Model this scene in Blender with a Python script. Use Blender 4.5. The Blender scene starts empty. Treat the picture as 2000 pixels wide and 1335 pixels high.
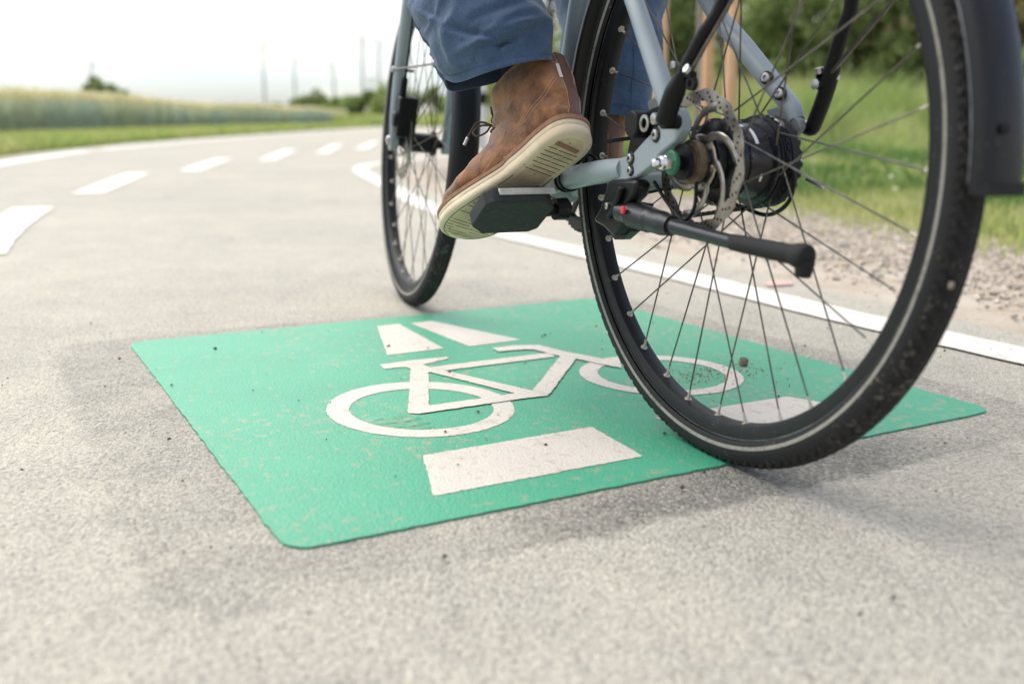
import bpy, math, random
import numpy as np
from mathutils import Vector, Matrix, noise
from math import radians, sin, cos, pi

random.seed(7)
rng = np.random.default_rng(11)
S = bpy.context.scene
COL = S.collection

# ------------------------------------------------------------------ camera
FPX, PITCH, ROLL, CAMH = 1968.13, 0.216236, -0.00125, 0.39606
cam_d = bpy.data.cameras.new("camera")
cam = bpy.data.objects.new("camera", cam_d)
COL.objects.link(cam)
cam_d.sensor_width = 36.0
cam_d.lens = FPX / 2000 * 36.0
cam_d.clip_start = 0.02
cam_d.clip_end = 3000
cam_d.dof.use_dof = True
cam_d.dof.focus_distance = 1.36
cam_d.dof.aperture_fstop = 3.0
cam_d.dof.aperture_blades = 0
_f = np.array([0, cos(PITCH), -sin(PITCH)])
_r0 = np.array([1, 0, 0.0])
_d0 = np.cross(_f, _r0)
_r = cos(ROLL) * _r0 + sin(ROLL) * _d0
_d = -sin(ROLL) * _r0 + cos(ROLL) * _d0
CR = np.array([_r, _d, _f])
m = Matrix(((_r[0], -_d[0], -_f[0], 0), (_r[1], -_d[1], -_f[1], 0), (_r[2], -_d[2], -_f[2], CAMH), (0, 0, 0, 1)))
cam.matrix_world = m
S.camera = cam

# ------------------------------------------------------------------ world and sun
SUN_EL, SUN_AZ = radians(56), radians(-48)      # azimuth measured from +Y towards +X
w = bpy.data.worlds.new("World")
S.world = w
w.use_nodes = True
nt = w.node_tree
nt.nodes.clear()
N = nt.nodes.new
out = N("ShaderNodeOutputWorld")
bg = N("ShaderNodeBackground")
sky = N("ShaderNodeTexSky")
sky.sky_type = 'NISHITA'
sky.sun_disc = False
sky.sun_elevation = SUN_EL
sky.sun_rotation = SUN_AZ
sky.air_density = 1.0
sky.dust_density = 2.0
tc = N("ShaderNodeTexCoord")
mp = N("ShaderNodeMapping")
mp.inputs["Scale"].default_value = (1.0, 1.0, 4.2)
nz = N("ShaderNodeTexNoise")
nz.inputs["Scale"].default_value = 1.9
nz.inputs["Detail"].default_value = 6
nz.inputs["Roughness"].default_value = 0.55
ramp = N("ShaderNodeValToRGB")
ramp.color_ramp.elements[0].position = 0.45
ramp.color_ramp.elements[0].color = (0.12, 0.12, 0.12, 1)
ramp.color_ramp.elements[1].position = 0.62
ramp.color_ramp.elements[1].color = (1, 1, 1, 1)
mix = N("ShaderNodeMixRGB")
mix.inputs[2].default_value = (6.1, 5.75, 5.0, 1)
L = nt.links.new
L(tc.outputs["Generated"], mp.inputs[0])
L(mp.outputs[0], nz.inputs["Vector"])
L(nz.outputs[0], ramp.inputs[0])
L(ramp.outputs[0], mix.inputs[0])
tint = N('ShaderNodeMixRGB'); tint.blend_type = 'MULTIPLY'; tint.inputs[0].default_value = 1.0; tint.inputs[2].default_value = (0.72, 0.86, 1.10, 1)
L(sky.outputs[0], tint.inputs[1])
L(tint.outputs[0], mix.inputs[1])
L(mix.outputs[0], bg.inputs[0])
bg.inputs[1].default_value = 0.1
L(bg.outputs[0], out.inputs[0])

sd = bpy.data.lights.new("sun", 'SUN')
sun = bpy.data.objects.new("sun", sd)
COL.objects.link(sun)
sd.energy = 2.0
sd.angle = radians(70)
sd.color = (1.0, 0.93, 0.80)
dirv = Vector((sin(SUN_AZ) * cos(SUN_EL), cos(SUN_AZ) * cos(SUN_EL), sin(SUN_EL)))
sun.rotation_euler = dirv.to_track_quat('Z', 'Y').to_euler()

S.view_settings.view_transform = 'Standard'
S.view_settings.look = 'None'
S.view_settings.exposure = 1.22
S.view_settings.gamma = 1.0
S.render.engine = 'CYCLES'
S.cycles.max_bounces = 6
S.cycles.transparent_max_bounces = 4

# ------------------------------------------------------------------ helpers
def ray(px, py):
    d = np.array([(px - 1000) / FPX, (py - 667.5) / FPX, 1.0]) @ CR
    return d
def G(px, py, z=0.0):
    """ground point that lies under a point of the photograph"""
    d = ray(px, py)
    t = (z - CAMH) / d[2]
    return np.array([d[0] * t, d[1] * t, z])

class MB:
    def __init__(s):
        s.v = []; s.f = []; s.m = []
    def add(s, vs, fs, mi=0):
        o = len(s.v)
        s.v.extend([tuple(map(float, p)) for p in vs])
        s.f.extend([tuple(i + o for i in f) for f in fs])
        s.m.extend([mi] * len(fs))
        return o
    def rings(s, R, closed=False, cap=True, mi=0):
        """R: list of rings (each n x 3)"""
        n = len(R[0]); k = len(R)
        vs = [p for r in R for p in r]
        fs = []
        for i in range(k if closed else k - 1):
            a = i * n; b = ((i + 1) % k) * n
            for j in range(n):
                j2 = (j + 1) % n
                fs.append((a + j, a + j2, b + j2, b + j))
        if cap and not closed:
            fs.append(tuple(range(n - 1, -1, -1)))
            fs.append(tuple((k - 1) * n + j for j in range(n)))
        return s.add(vs, fs, mi)
    def tube(s, pts, rad, seg=16, cap=True, mi=0, squash=None):
        P = [Vector(p) for p in pts]
        n = len(P)
        if not hasattr(rad, '__len__'): rad = [rad] * n
        T = []
        for i in range(n):
            a = P[max(i - 1, 0)]; b = P[min(i + 1, n - 1)]
            T.append((b - a).normalized())
        u = T[0].orthogonal().normalized() if squash is None else None
        if squash is not None:
            u = Vector(squash[0]); u = (u - T[0] * u.dot(T[0])).normalized()
        R = []
        for i in range(n):
            u = (u - T[i] * u.dot(T[i])).normalized()
            vv = T[i].cross(u)
            k = squash[1] if squash else 1.0
            R.append([P[i] + (u * cos(2 * pi * j / seg) * k + vv * sin(2 * pi * j / seg)) * rad[i] for j in range(seg)])
        return s.rings(R, cap=cap, mi=mi)
    def lathe(s, prof, org=(0, 0, 0), axis=(0, 1, 0), seg=32, cap=True, mi=0, u=None):
        """prof: (along, radius)"""
        a = Vector(axis).normalized(); o = Vector(org)
        u = Vector(u) if u else a.orthogonal().normalized()
        v = a.cross(u)
        R = [[o + a * h + (u * cos(2 * pi * j / seg) + v * sin(2 * pi * j / seg)) * max(r, 1e-5) for j in range(seg)] for h, r in prof]
        return s.rings(R, cap=cap, mi=mi)
    def box(s, c, sz, M=None, mi=0):
        c = Vector(c)
        vs = []
        for x in (-1, 1):
            for y in (-1, 1):
                for z in (-1, 1):
                    p = Vector((x * sz[0] / 2, y * sz[1] / 2, z * sz[2] / 2))
                    if M: p = M @ p
                    vs.append(c + p)
        s.add(vs, [(0, 1, 3, 2), (4, 6, 7, 5), (0, 4, 5, 1), (2, 3, 7, 6), (0, 2, 6, 4), (1, 5, 7, 3)], mi)
    def prism(s, poly, ext, mi=0):
        """poly: list of 3d points (planar), ext: extrusion vector"""
        n = len(poly); e = Vector(ext)
        vs = [Vector(p) for p in poly] + [Vector(p) + e for p in poly]
        fs = [tuple(range(n)), tuple(range(2 * n - 1, n - 1, -1))]
        for i in range(n):
            j = (i + 1) % n
            fs.append((i, i + n, j + n, j))
        s.add(vs, fs, mi)
    def build(s, name, mats, parent=None, smooth=35, bevel=0, mat4=None, sub=0, solid=0, recalc=False):
        me = bpy.data.meshes.new(name)
        me.from_pydata(s.v, [], s.f)
        if not isinstance(mats, (list, tuple)): mats = [mats]
        for mm in mats: me.materials.append(mm)
        if len(mats) > 1: me.polygons.foreach_set("material_index", s.m)
        me.update()
        if recalc:
            import bmesh
            b = bmesh.new(); b.from_mesh(me); bmesh.ops.recalc_face_normals(b, faces=b.faces); b.to_mesh(me); b.free()
        if smooth:
            me.polygons.foreach_set("use_smooth", [True] * len(me.polygons))
            try: me.set_sharp_from_angle(angle=radians(smooth))
            except Exception: pass
        o = bpy.data.objects.new(name, me)
        COL.objects.link(o)
        if parent: o.parent = parent
        if mat4 is not None: o.matrix_local = mat4
        if solid:
            q = o.modifiers.new("thick", 'SOLIDIFY'); q.thickness = solid; q.offset = -1
        if bevel:
            q = o.modifiers.new("bevel", 'BEVEL'); q.width = bevel; q.segments = 2; q.limit_method = 'ANGLE'; q.angle_limit = radians(40); q.harden_normals = False
        if sub:
            q = o.modifiers.new("sub", 'SUBSURF'); q.levels = sub; q.render_levels = sub
        return o

def fast_mesh(name, verts, faces_n, mat, parent=None, smooth=False, mat_idx=None):
    """verts (N,3) laid out face by face, faces_n corners per face"""
    V = np.asarray(verts, dtype=np.float32).reshape(-1, 3)
    nf = len(V) // faces_n
    me = bpy.data.meshes.new(name)
    me.vertices.add(len(V)); me.vertices.foreach_set("co", V.ravel())
    me.loops.add(len(V)); me.loops.foreach_set("vertex_index", np.arange(len(V), dtype=np.int32))
    me.polygons.add(nf)
    me.polygons.foreach_set("loop_start", np.arange(0, len(V), faces_n, dtype=np.int32))
    me.polygons.foreach_set("loop_total", np.full(nf, faces_n, dtype=np.int32))
    for q in (mat if isinstance(mat, (list, tuple)) else [mat]): me.materials.append(q)
    if mat_idx is not None: me.polygons.foreach_set("material_index", mat_idx)
    me.update(calc_edges=True)
    o = bpy.data.objects.new(name, me)
    COL.objects.link(o)
    if parent: o.parent = parent
    return o

def empty(name, parent=None, mat4=None):
    o = bpy.data.objects.new(name, None)
    o.empty_display_size = 0.1
    COL.objects.link(o)
    if parent: o.parent = parent
    if mat4 is not None: o.matrix_local = mat4
    return o
def tag(o, label=None, cat=None, group=None, kind=None):
    if label: o["label"] = label
    if cat: o["category"] = cat
    if group: o["group"] = group
    if kind: o["kind"] = kind
    return o

def catmull(P, n):
    P = [np.array(p, float) for p in P]
    Q = [2 * P[0] - P[1]] + P + [2 * P[-1] - P[-2]]
    out = []
    K = len(P) - 1
    for i in range(n):
        t = i / (n - 1) * K
        k = min(int(t), K - 1); t -= k
        a, b, c, d = Q[k:k + 4]
        out.append(0.5 * ((2 * b) + (-a + c) * t + (2 * a - 5 * b + 4 * c - d) * t * t + (-a + 3 * b - 3 * c + d) * t ** 3))
    return out

# ------------------------------------------------------------------ materials
def mat(name, col, rough=0.6, metal=0.0, var=None, vscale=20, bump=0, bscale=200, coat=0, spec=0.5, detail=4, sheen=0, translucent=0, island=0, bump2=None):
    """var: second colour blended in by noise"""
    mm = bpy.data.materials.new(name); mm.use_nodes = True
    t = mm.node_tree; b = t.nodes["Principled BSDF"]
    b.inputs["Base Color"].default_value = (*col, 1)
    b.inputs["Roughness"].default_value = rough
    b.inputs["Metallic"].default_value = metal
    b.inputs["Specular IOR Level"].default_value = spec
    b.inputs["Coat Weight"].default_value = coat
    b.inputs["Sheen Weight"].default_value = sheen
    c = t.nodes.new("ShaderNodeTexCoord")
    last = None
    if var is not None:
        n = t.nodes.new("ShaderNodeTexNoise"); n.inputs["Scale"].default_value = vscale; n.inputs["Detail"].default_value = detail
        n.inputs["Roughness"].default_value = 0.65
        t.links.new(c.outputs["Object"], n.inputs["Vector"])
        r = t.nodes.new("ShaderNodeValToRGB"); r.color_ramp.elements[0].position = 0.35; r.color_ramp.elements[1].position = 0.68
        r.color_ramp.elements[0].color = (*col, 1); r.color_ramp.elements[1].color = (*var, 1)
        t.links.new(n.outputs[0], r.inputs[0])
        last = r.outputs[0]
    if island:
        g = t.nodes.new("ShaderNodeNewGeometry")
        h = t.nodes.new("ShaderNodeHueSaturation")
        mr = t.nodes.new("ShaderNodeMapRange"); mr.inputs[3].default_value = 1 - island; mr.inputs[4].default_value = 1 + island
        t.links.new(g.outputs["Random Per Island"], mr.inputs[0])
        t.links.new(mr.outputs[0], h.inputs["Value"])
        mr2 = t.nodes.new("ShaderNodeMapRange"); mr2.inputs[3].default_value = 0.5 + island * 0.05; mr2.inputs[4].default_value = 0.5 - island * 0.05
        t.links.new(g.outputs["Random Per Island"], mr2.inputs[0]); t.links.new(mr2.outputs[0], h.inputs["Hue"])
        if last: t.links.new(last, h.inputs["Color"])
        else: h.inputs["Color"].default_value = (*col, 1)
        last = h.outputs[0]
    if last: t.links.new(last, b.inputs["Base Color"])
    if bump:
        n = t.nodes.new("ShaderNodeTexNoise"); n.inputs["Scale"].default_value = bscale; n.inputs["Detail"].default_value = 3
        t.links.new(c.outputs["Object"], n.inputs["Vector"])
        bp = t.nodes.new("ShaderNodeBump"); bp.inputs["Strength"].default_value = 1.0; bp.inputs["Distance"].default_value = bump
        t.links.new(n.outputs[0], bp.inputs["Height"]); t.links.new(bp.outputs[0], b.inputs["Normal"])
        if bump2:
            n2 = t.nodes.new("ShaderNodeTexNoise"); n2.inputs["Scale"].default_value = bump2[1]; n2.inputs["Detail"].default_value = 3
            t.links.new(c.outputs["Object"], n2.inputs["Vector"])
            b2 = t.nodes.new("ShaderNodeBump"); b2.inputs["Strength"].default_value = 1.0; b2.inputs["Distance"].default_value = bump2[0]
            t.links.new(n2.outputs[0], b2.inputs["Height"]); t.links.new(bp.outputs[0], b2.inputs["Normal"]); t.links.new(b2.outputs[0], b.inputs["Normal"])
    if translucent:
        tr = t.nodes.new("ShaderNodeBsdfTranslucent")
        ms = t.nodes.new("ShaderNodeMixShader"); ms.inputs[0].default_value = translucent
        if last: t.links.new(last, tr.inputs[0])
        else: tr.inputs[0].default_value = (*col, 1)
        o = t.nodes["Material Output"]
        t.links.new(b.outputs[0], ms.inputs[1]); t.links.new(tr.outputs[0], ms.inputs[2]); t.links.new(ms.outputs[0], o.inputs[0])
    return mm

def dusty(name, col, dust=(0.42, 0.36, 0.27), amount=0.5, scale=60, rough=0.55, metal=0, bump=0.0003, bscale=500, spec=0.5):
    """surface with specks of dried mud"""
    mm = mat(name, col, rough, metal, bump=bump, bscale=bscale, spec=spec)
    t = mm.node_tree; b = t.nodes["Principled BSDF"]
    c = t.nodes.new("ShaderNodeTexCoord")
    n = t.nodes.new("ShaderNodeTexNoise"); n.inputs["Scale"].default_value = scale; n.inputs["Detail"].default_value = 8; n.inputs["Roughness"].default_value = 0.75
    n2 = t.nodes.new("ShaderNodeTexNoise"); n2.inputs["Scale"].default_value = scale * 7; n2.inputs["Detail"].default_value = 2
    a = t.nodes.new("ShaderNodeMath"); a.operation = 'MULTIPLY_ADD'; a.inputs[1].default_value = 0.6
    t.links.new(c.outputs["Object"], n.inputs["Vector"]); t.links.new(c.outputs["Object"], n2.inputs["Vector"])
    t.links.new(n2.outputs[0], a.inputs[0]); t.links.new(n.outputs[0], a.inputs[2])
    r = t.nodes.new("ShaderNodeMapRange"); r.inputs[1].default_value = 0.98 - amount * 0.3; r.inputs[2].default_value = 1.12 - amount * 0.25
    r.inputs[4].default_value = min(1, amount + 0.2)
    t.links.new(a.outputs[0], r.inputs[0])
    mx = t.nodes.new("ShaderNodeMixRGB"); mx.inputs[1].default_value = (*col, 1); mx.inputs[2].default_value = (*dust, 1)
    t.links.new(r.outputs[0], mx.inputs[0]); t.links.new(mx.outputs[0], b.inputs["Base Color"])
    return mm

M = {}
M['blue'] = dusty('pale_blue_paint', (0.27, 0.315, 0.335), amount=0.10, scale=45, rough=0.38, bump=0.00008, bscale=700)
M['black'] = dusty('black_plastic', (0.0045, 0.005, 0.0055), amount=0.08, scale=80, rough=0.42, spec=0.22)
M['blackmetal'] = dusty('black_metal', (0.008, 0.0085, 0.010), amount=0.10, scale=90, rough=0.34, metal=0.1, spec=0.3)
M['rubber'] = dusty('rubber', (0.005, 0.005, 0.0053), amount=0.14, scale=40, rough=0.75, bump=0.0004, bscale=900)
M['tread'] = dusty('tread_rubber', (0.009, 0.0087, 0.0084), dust=(0.13, 0.115, 0.09), amount=0.42, scale=30, rough=0.85, bump=0.0006, bscale=700)
M['stripe'] = dusty('reflective_stripe', (0.27, 0.26, 0.215), dust=(0.12, 0.10, 0.075), amount=0.6, scale=30, rough=0.5)
M['rim'] = dusty('rim_black', (0.007, 0.0075, 0.0082), dust=(0.36, 0.30, 0.22), amount=0.12, scale=70, rough=0.42, metal=0.0, spec=0.3)
M['rimedge'] = mat('rim_brake_edge', (0.24, 0.24, 0.24), 0.4, 0.7, var=(0.1, 0.1, 0.1), vscale=40)
M['fender'] = dusty('mudguard_black', (0.006, 0.0064, 0.0075), dust=(0.2, 0.18, 0.15), amount=0.06, scale=30, rough=0.40, spec=0.4)
M['steel'] = mat('steel', (0.52, 0.52, 0.50), 0.28, 0.95, var=(0.35, 0.33, 0.30), vscale=60)
M['chrome'] = mat('chrome', (0.82, 0.82, 0.82), 0.12, 1.0)
M['spoke'] = mat('spoke_steel', (0.075, 0.072, 0.068), 0.35, 0.8, var=(0.20, 0.17, 0.13), vscale=40)
M['nipple'] = dusty('nipple_brass', (0.52, 0.48, 0.40), dust=(0.42, 0.36, 0.26), amount=0.6, scale=200, rough=0.5, metal=0.5)
M['rotor'] = mat('rotor_steel', (0.42, 0.40, 0.36), 0.30, 0.9, var=(0.24, 0.20, 0.16), vscale=50)
M['rust'] = mat('rusty_steel', (0.24, 0.17, 0.11), 0.6, 0.6, var=(0.09, 0.07, 0.05), vscale=90)
M['green'] = mat('green_washer', (0.01, 0.14, 0.06), 0.35, 0)
M['bluew'] = mat('blue_washer', (0.02, 0.08, 0.35), 0.35, 0)
M['red'] = mat('red_button', (0.65, 0.04, 0.03), 0.4, 0)
M['reflector'] = mat('pedal_reflector', (0.52, 0.50, 0.46), 0.25, 0, var=(0.4, 0.38, 0.34), vscale=80, coat=0.5)
M['rubbergrip'] = dusty('pedal_grit', (0.030, 0.034, 0.033), dust=(0.16, 0.14, 0.10), amount=0.35, scale=120, rough=0.9, bump=0.0012, bscale=1400)
M['whitemark'] = mat('white_print', (0.75, 0.75, 0.75), 0.4, 0)
# ------------------------------------------------------------------ ground, path, markings
MX, MY, MA = -0.20952, 0.87812, 0.49266        # near-left corner and turn of the green square
E1 = np.array([cos(MA), sin(MA), 0]); E2 = np.array([-sin(MA), cos(MA), 0])

def paved_material():
    mm = bpy.data.materials.new("asphalt"); mm.use_nodes = True
    t = mm.node_tree; b = t.nodes["Principled BSDF"]; b.inputs["Roughness"].default_value = 0.82; b.inputs["Specular IOR Level"].default_value = 0.35
    nn = t.nodes.new; lk = t.links.new
    c = nn("ShaderNodeTexCoord")
    def noise_(sc, det=4, ro=0.6, src=None):
        n = nn("ShaderNodeTexNoise"); n.inputs["Scale"].default_value = sc; n.inputs["Detail"].default_value = det; n.inputs["Roughness"].default_value = ro
        lk(src or c.outputs["Object"], n.inputs["Vector"]); return n.outputs[0]
    def ramp_(src, p0, c0, p1, c1):
        r = nn("ShaderNodeValToRGB"); r.color_ramp.elements[0].position = p0; r.color_ramp.elements[1].position = p1
        r.color_ramp.elements[0].color = (*c0, 1); r.color_ramp.elements[1].color = (*c1, 1); lk(src, r.inputs[0]); return r.outputs[0]
    def mix_(f, a, b_, mode='MIX'):
        x = nn("ShaderNodeMixRGB"); x.blend_type = mode
        if isinstance(f, float): x.inputs[0].default_value = f
        else: lk(f, x.inputs[0])
        for i, q in ((1, a), (2, b_)):
            if isinstance(q, tuple): x.inputs[i].default_value = (*q, 1)
            else: lk(q, x.inputs[i])
        return x.outputs[0]
    def math_(op, a, b_=0.0):
        x = nn("ShaderNodeMath"); x.operation = op
        for i, q in ((0, a), (1, b_)):
            if isinstance(q, (int, float)): x.inputs[i].default_value = q
            else: lk(q, x.inputs[i])
        return x.outputs[0]
    # stones in the binder
    v = nn("ShaderNodeTexVoronoi"); v.inputs["Scale"].default_value = 260; lk(c.outputs["Object"], v.inputs["Vector"])
    v2 = nn("ShaderNodeTexVoronoi"); v2.inputs["Scale"].default_value = 420; lk(c.outputs["Object"], v2.inputs["Vector"])
    sep = nn("ShaderNodeSeparateColor"); lk(v.outputs["Color"], sep.inputs[0])
    stone = ramp_(sep.outputs[0], 0.05, (0.17, 0.165, 0.15), 0.95, (0.72, 0.67, 0.545))
    big = noise_(0.9, 5); mid = noise_(7, 6, 0.7)
    col = mix_(0.56, stone, ramp_(mid, 0.3, (0.31, 0.29, 0.258), 0.7, (0.53, 0.488, 0.392)))
    col = mix_(0.35, col, ramp_(big, 0.35, (0.32, 0.31, 0.285), 0.65, (0.52, 0.495, 0.41)))
    # gaps between the stones are darker binder
    gap = ramp_(v.outputs["Distance"], 0.45, (1, 1, 1), 0.95, (0.72, 0.71, 0.70))
    col = mix_(0.8, col, gap, 'MULTIPLY')
    # dark specks
    sp = ramp_(noise_(190, 2, 0.5), 0.63, (1, 1, 1), 0.69, (0.40, 0.385, 0.37))
    col = mix_(1.0, col, sp, 'MULTIPLY')
    # tack coat that shows round the square (a stain with a shape of its own)
    mp_ = nn("ShaderNodeMapping"); mp_.vector_type = 'TEXTURE'
    mp_.inputs["Location"].default_value = (MX, MY, 0); mp_.inputs["Rotation"].default_value = (0, 0, MA)
    lk(c.outputs["Object"], mp_.inputs[0])
    sx = nn("ShaderNodeSeparateXYZ"); lk(mp_.outputs[0], sx.inputs[0])
    dx = math_('SUBTRACT', math_('ABSOLUTE', math_('SUBTRACT', sx.outputs[0], 0.475)), 0.60)
    dy = math_('SUBTRACT', math_('ABSOLUTE', math_('SUBTRACT', sx.outputs[1], 0.490)), 0.585)
    dx = math_('MAXIMUM', dx, -0.07); dy = math_('MAXIMUM', dy, -0.07)
    ax_ = math_('ADD', dx, 0.07); ay_ = math_('ADD', dy, 0.07)
    dist = math_('SUBTRACT', math_('SQRT', math_('ADD', math_('MULTIPLY', ax_, ax_), math_('MULTIPLY', ay_, ay_))), 0.07)
    dist = math_('ADD', dist, math_('MULTIPLY', math_('SUBTRACT', noise_(16, 5, 0.7), 0.5), 0.09))
    msk = nn("ShaderNodeMapRange"); msk.inputs[1].default_value = 0.012; msk.inputs[2].default_value = -0.006
    lk(dist, msk.inputs[0])
    blot = nn("ShaderNodeMapRange"); blot.inputs[1].default_value = 0.30; blot.inputs[2].default_value = 0.66; blot.inputs[3].default_value = 0.15; blot.inputs[4].default_value = 1.0
    lk(noise_(9, 5, 0.7), blot.inputs[0])
    mk_ = math_('MULTIPLY', math_('MULTIPLY', msk.outputs[0], blot.outputs[0]), 0.58)
    col = mix_(mk_, col, mix_(1.0, col, ramp_(sep.outputs[1], 0.25, (0.36, 0.38, 0.41), 0.85, (0.80, 0.80, 0.80)), 'MULTIPLY'))
    seam = nn("ShaderNodeMapRange"); seam.inputs[1].default_value = 0.02; seam.inputs[2].default_value = -0.03; lk(sx.outputs[1], seam.inputs[0])
    cxn = math_('DIVIDE', math_('SUBTRACT', sx.outputs[0], 0.50), 0.34); bell = nn("ShaderNodeMapRange"); bell.inputs[1].default_value = 1.0; bell.inputs[2].default_value = 0.3; lk(math_('MULTIPLY', cxn, cxn), bell.inputs[0])
    mk2 = math_('MULTIPLY', math_('MULTIPLY', math_('MULTIPLY', seam.outputs[0], bell.outputs[0]), msk.outputs[0]), 0.75)
    col = mix_(mk2, col, mix_(1.0, col, ramp_(sep.outputs[2], 0.2, (0.34, 0.35, 0.37), 0.9, (0.85, 0.85, 0.84)), 'MULTIPLY'))
    lk(col, b.inputs["Base Color"])
    # relief
    hgt = math_('ADD', math_('MULTIPLY', v.outputs["Distance"], -0.8), math_('MULTIPLY', v2.outputs["Distance"], -0.25))
    hgt = math_('ADD', hgt, math_('MULTIPLY', noise_(110, 4), 0.8))
    bp = nn("ShaderNodeBump"); bp.inputs["Distance"].default_value = 0.0030; bp.inputs["Strength"].default_value = 0.9
    lk(hgt, bp.inputs["Height"]); lk(bp.outputs[0], b.inputs["Normal"])
    return mm

def paint_material(name, col, dirt, amount, smear=False):
    mm = mat(name, col, 0.50, 0, spec=0.5)
    t = mm.node_tree; b = t.nodes["Principled BSDF"]; nn = t.nodes.new; lk = t.links.new
    c = nn("ShaderNodeTexCoord")
    mp_ = nn("ShaderNodeMapping"); mp_.vector_type = 'TEXTURE'
    mp_.inputs["Rotation"].default_value = (0, 0, radians(24)); mp_.inputs["Scale"].default_value = (1.0, 1.25, 1.0)
    lk(c.outputs["Object"], mp_.inputs[0])
    n1 = nn("ShaderNodeTexNoise"); n1.inputs["Scale"].default_value = 78; n1.inputs["Detail"].default_value = 7; n1.inputs["Roughness"].default_value = 0.62
    lk(mp_.outputs[0], n1.inputs["Vector"])
    n0 = nn("ShaderNodeTexNoise"); n0.inputs["Scale"].default_value = 3.0; n0.inputs["Detail"].default_value = 3
    lk(c.outputs["Object"], n0.inputs["Vector"])
    a = nn("ShaderNodeMath"); a.operation = 'MULTIPLY_ADD'; a.inputs[1].default_value = 0.35; lk(n0.outputs[0], a.inputs[0]); lk(n1.outputs[0], a.inputs[2])
    r = nn("ShaderNodeMapRange"); r.inputs[1].default_value = 0.775 - amount * 0.1; r.inputs[2].default_value = 0.90 - amount * 0.1; r.inputs[4].default_value = 0.7
    lk(a.outputs[0], r.inputs[0])
    # faint tone changes
    n3 = nn("ShaderNodeTexNoise"); n3.inputs["Scale"].default_value = 300; n3.inputs["Detail"].default_value = 2
    lk(c.outputs["Object"], n3.inputs["Vector"])
    r3 = nn("ShaderNodeMapRange"); r3.inputs[3].default_value = 0.80; r3.inputs[4].default_value = 1.20
    n6 = nn('ShaderNodeTexNoise'); n6.inputs['Scale'].default_value = 5; n6.inputs['Detail'].default_value = 6; n6.inputs['Roughness'].default_value = 0.7; lk(c.outputs['Object'], n6.inputs['Vector'])
    mm6 = nn('ShaderNodeMath'); mm6.operation = 'MULTIPLY_ADD'; mm6.inputs[1].default_value = 0.9; lk(n6.outputs[0], mm6.inputs[0])
    mm7 = nn('ShaderNodeMath'); mm7.operation = 'SUBTRACT'; mm7.inputs[1].default_value = 0.45; lk(n3.outputs[0], mm7.inputs[0]); lk(mm7.outputs[0], mm6.inputs[2]); lk(mm6.outputs[0], r3.inputs[0])
    h = nn("ShaderNodeHueSaturation"); h.inputs["Color"].default_value = (*col, 1); lk(r3.outputs[0], h.inputs["Value"])
    mx = nn("ShaderNodeMixRGB"); mx.inputs[2].default_value = (*dirt, 1); lk(r.outputs[0], mx.inputs[0]); lk(h.outputs[0], mx.inputs[1])
    last = mx.outputs[0]
    # worn pores where the asphalt grain shows through
    n4 = nn("ShaderNodeTexNoise"); n4.inputs["Scale"].default_value = 190; n4.inputs["Detail"].default_value = 3
    lk(c.outputs["Object"], n4.inputs["Vector"])
    r4 = nn("ShaderNodeMapRange"); r4.inputs[1].default_value = 0.69; r4.inputs[2].default_value = 0.74; r4.inputs[4].default_value = 0.55; lk(n4.outputs[0], r4.inputs[0])
    m4 = nn("ShaderNodeMixRGB"); m4.inputs[2].default_value = (0.16, 0.15, 0.12, 1); lk(r4.outputs[0], m4.inputs[0]); lk(last, m4.inputs[1]); last = m4.outputs[0]
    lk(last, b.inputs["Base Color"])
    n5 = nn("ShaderNodeTexNoise"); n5.inputs["Scale"].default_value = 240; n5.inputs["Detail"].default_value = 4
    lk(c.outputs["Object"], n5.inputs["Vector"])
    v5 = nn('ShaderNodeTexVoronoi'); v5.inputs['Scale'].default_value = 230; lk(c.outputs['Object'], v5.inputs['Vector'])
    a5 = nn('ShaderNodeMath'); a5.operation = 'MULTIPLY_ADD'; a5.inputs[1].default_value = -0.9; lk(v5.outputs['Distance'], a5.inputs[0]); lk(n5.outputs[0], a5.inputs[2])
    bp = nn("ShaderNodeBump"); bp.inputs["Distance"].default_value = 0.00055; lk(a5.outputs[0], bp.inputs["Height"])
    last_n = bp.outputs[0]
    if smear:   # ridges scraped across the paint beside the front wheel of the symbol
        mp2 = nn("ShaderNodeMapping"); mp2.vector_type = 'TEXTURE'; mp2.inputs["Location"].default_value = (MX, MY, 0); mp2.inputs["Rotation"].default_value = (0, 0, MA)
        lk(c.outputs["Object"], mp2.inputs[0])
        wv = nn("ShaderNodeTexWave"); wv.inputs["Scale"].default_value = 13; wv.inputs["Distortion"].default_value = 9; wv.inputs["Detail"].default_value = 3; wv.bands_direction = 'Y'
        lk(mp2.outputs[0], wv.inputs["Vector"])
        sx = nn("ShaderNodeSeparateXYZ"); lk(mp2.outputs[0], sx.inputs[0])
        def m_(op, p, q=0.0):
            z = nn("ShaderNodeMath"); z.operation = op
            for i, k in ((0, p), (1, q)):
                if isinstance(k, (int, float)): z.inputs[i].default_value = k
                else: lk(k, z.inputs[i])
            return z.outputs[0]
        ddx = m_('DIVIDE', m_('SUBTRACT', sx.outputs[0], 0.235), 0.05); ddy = m_('DIVIDE', m_('SUBTRACT', sx.outputs[1], 0.325), 0.055)
        dd = m_('ADD', m_('MULTIPLY', ddx, ddx), m_('MULTIPLY', ddy, ddy))
        mr = nn("ShaderNodeMapRange"); mr.inputs[1].default_value = 1.0; mr.inputs[2].default_value = 0.45; lk(dd, mr.inputs[0])
        b2 = nn("ShaderNodeBump"); b2.inputs["Distance"].default_value = 0.003; lk(m_('MULTIPLY', wv.outputs[0], mr.outputs[0]), b2.inputs["Height"]); lk(last_n, b2.inputs["Normal"]); last_n = b2.outputs[0]
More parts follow.
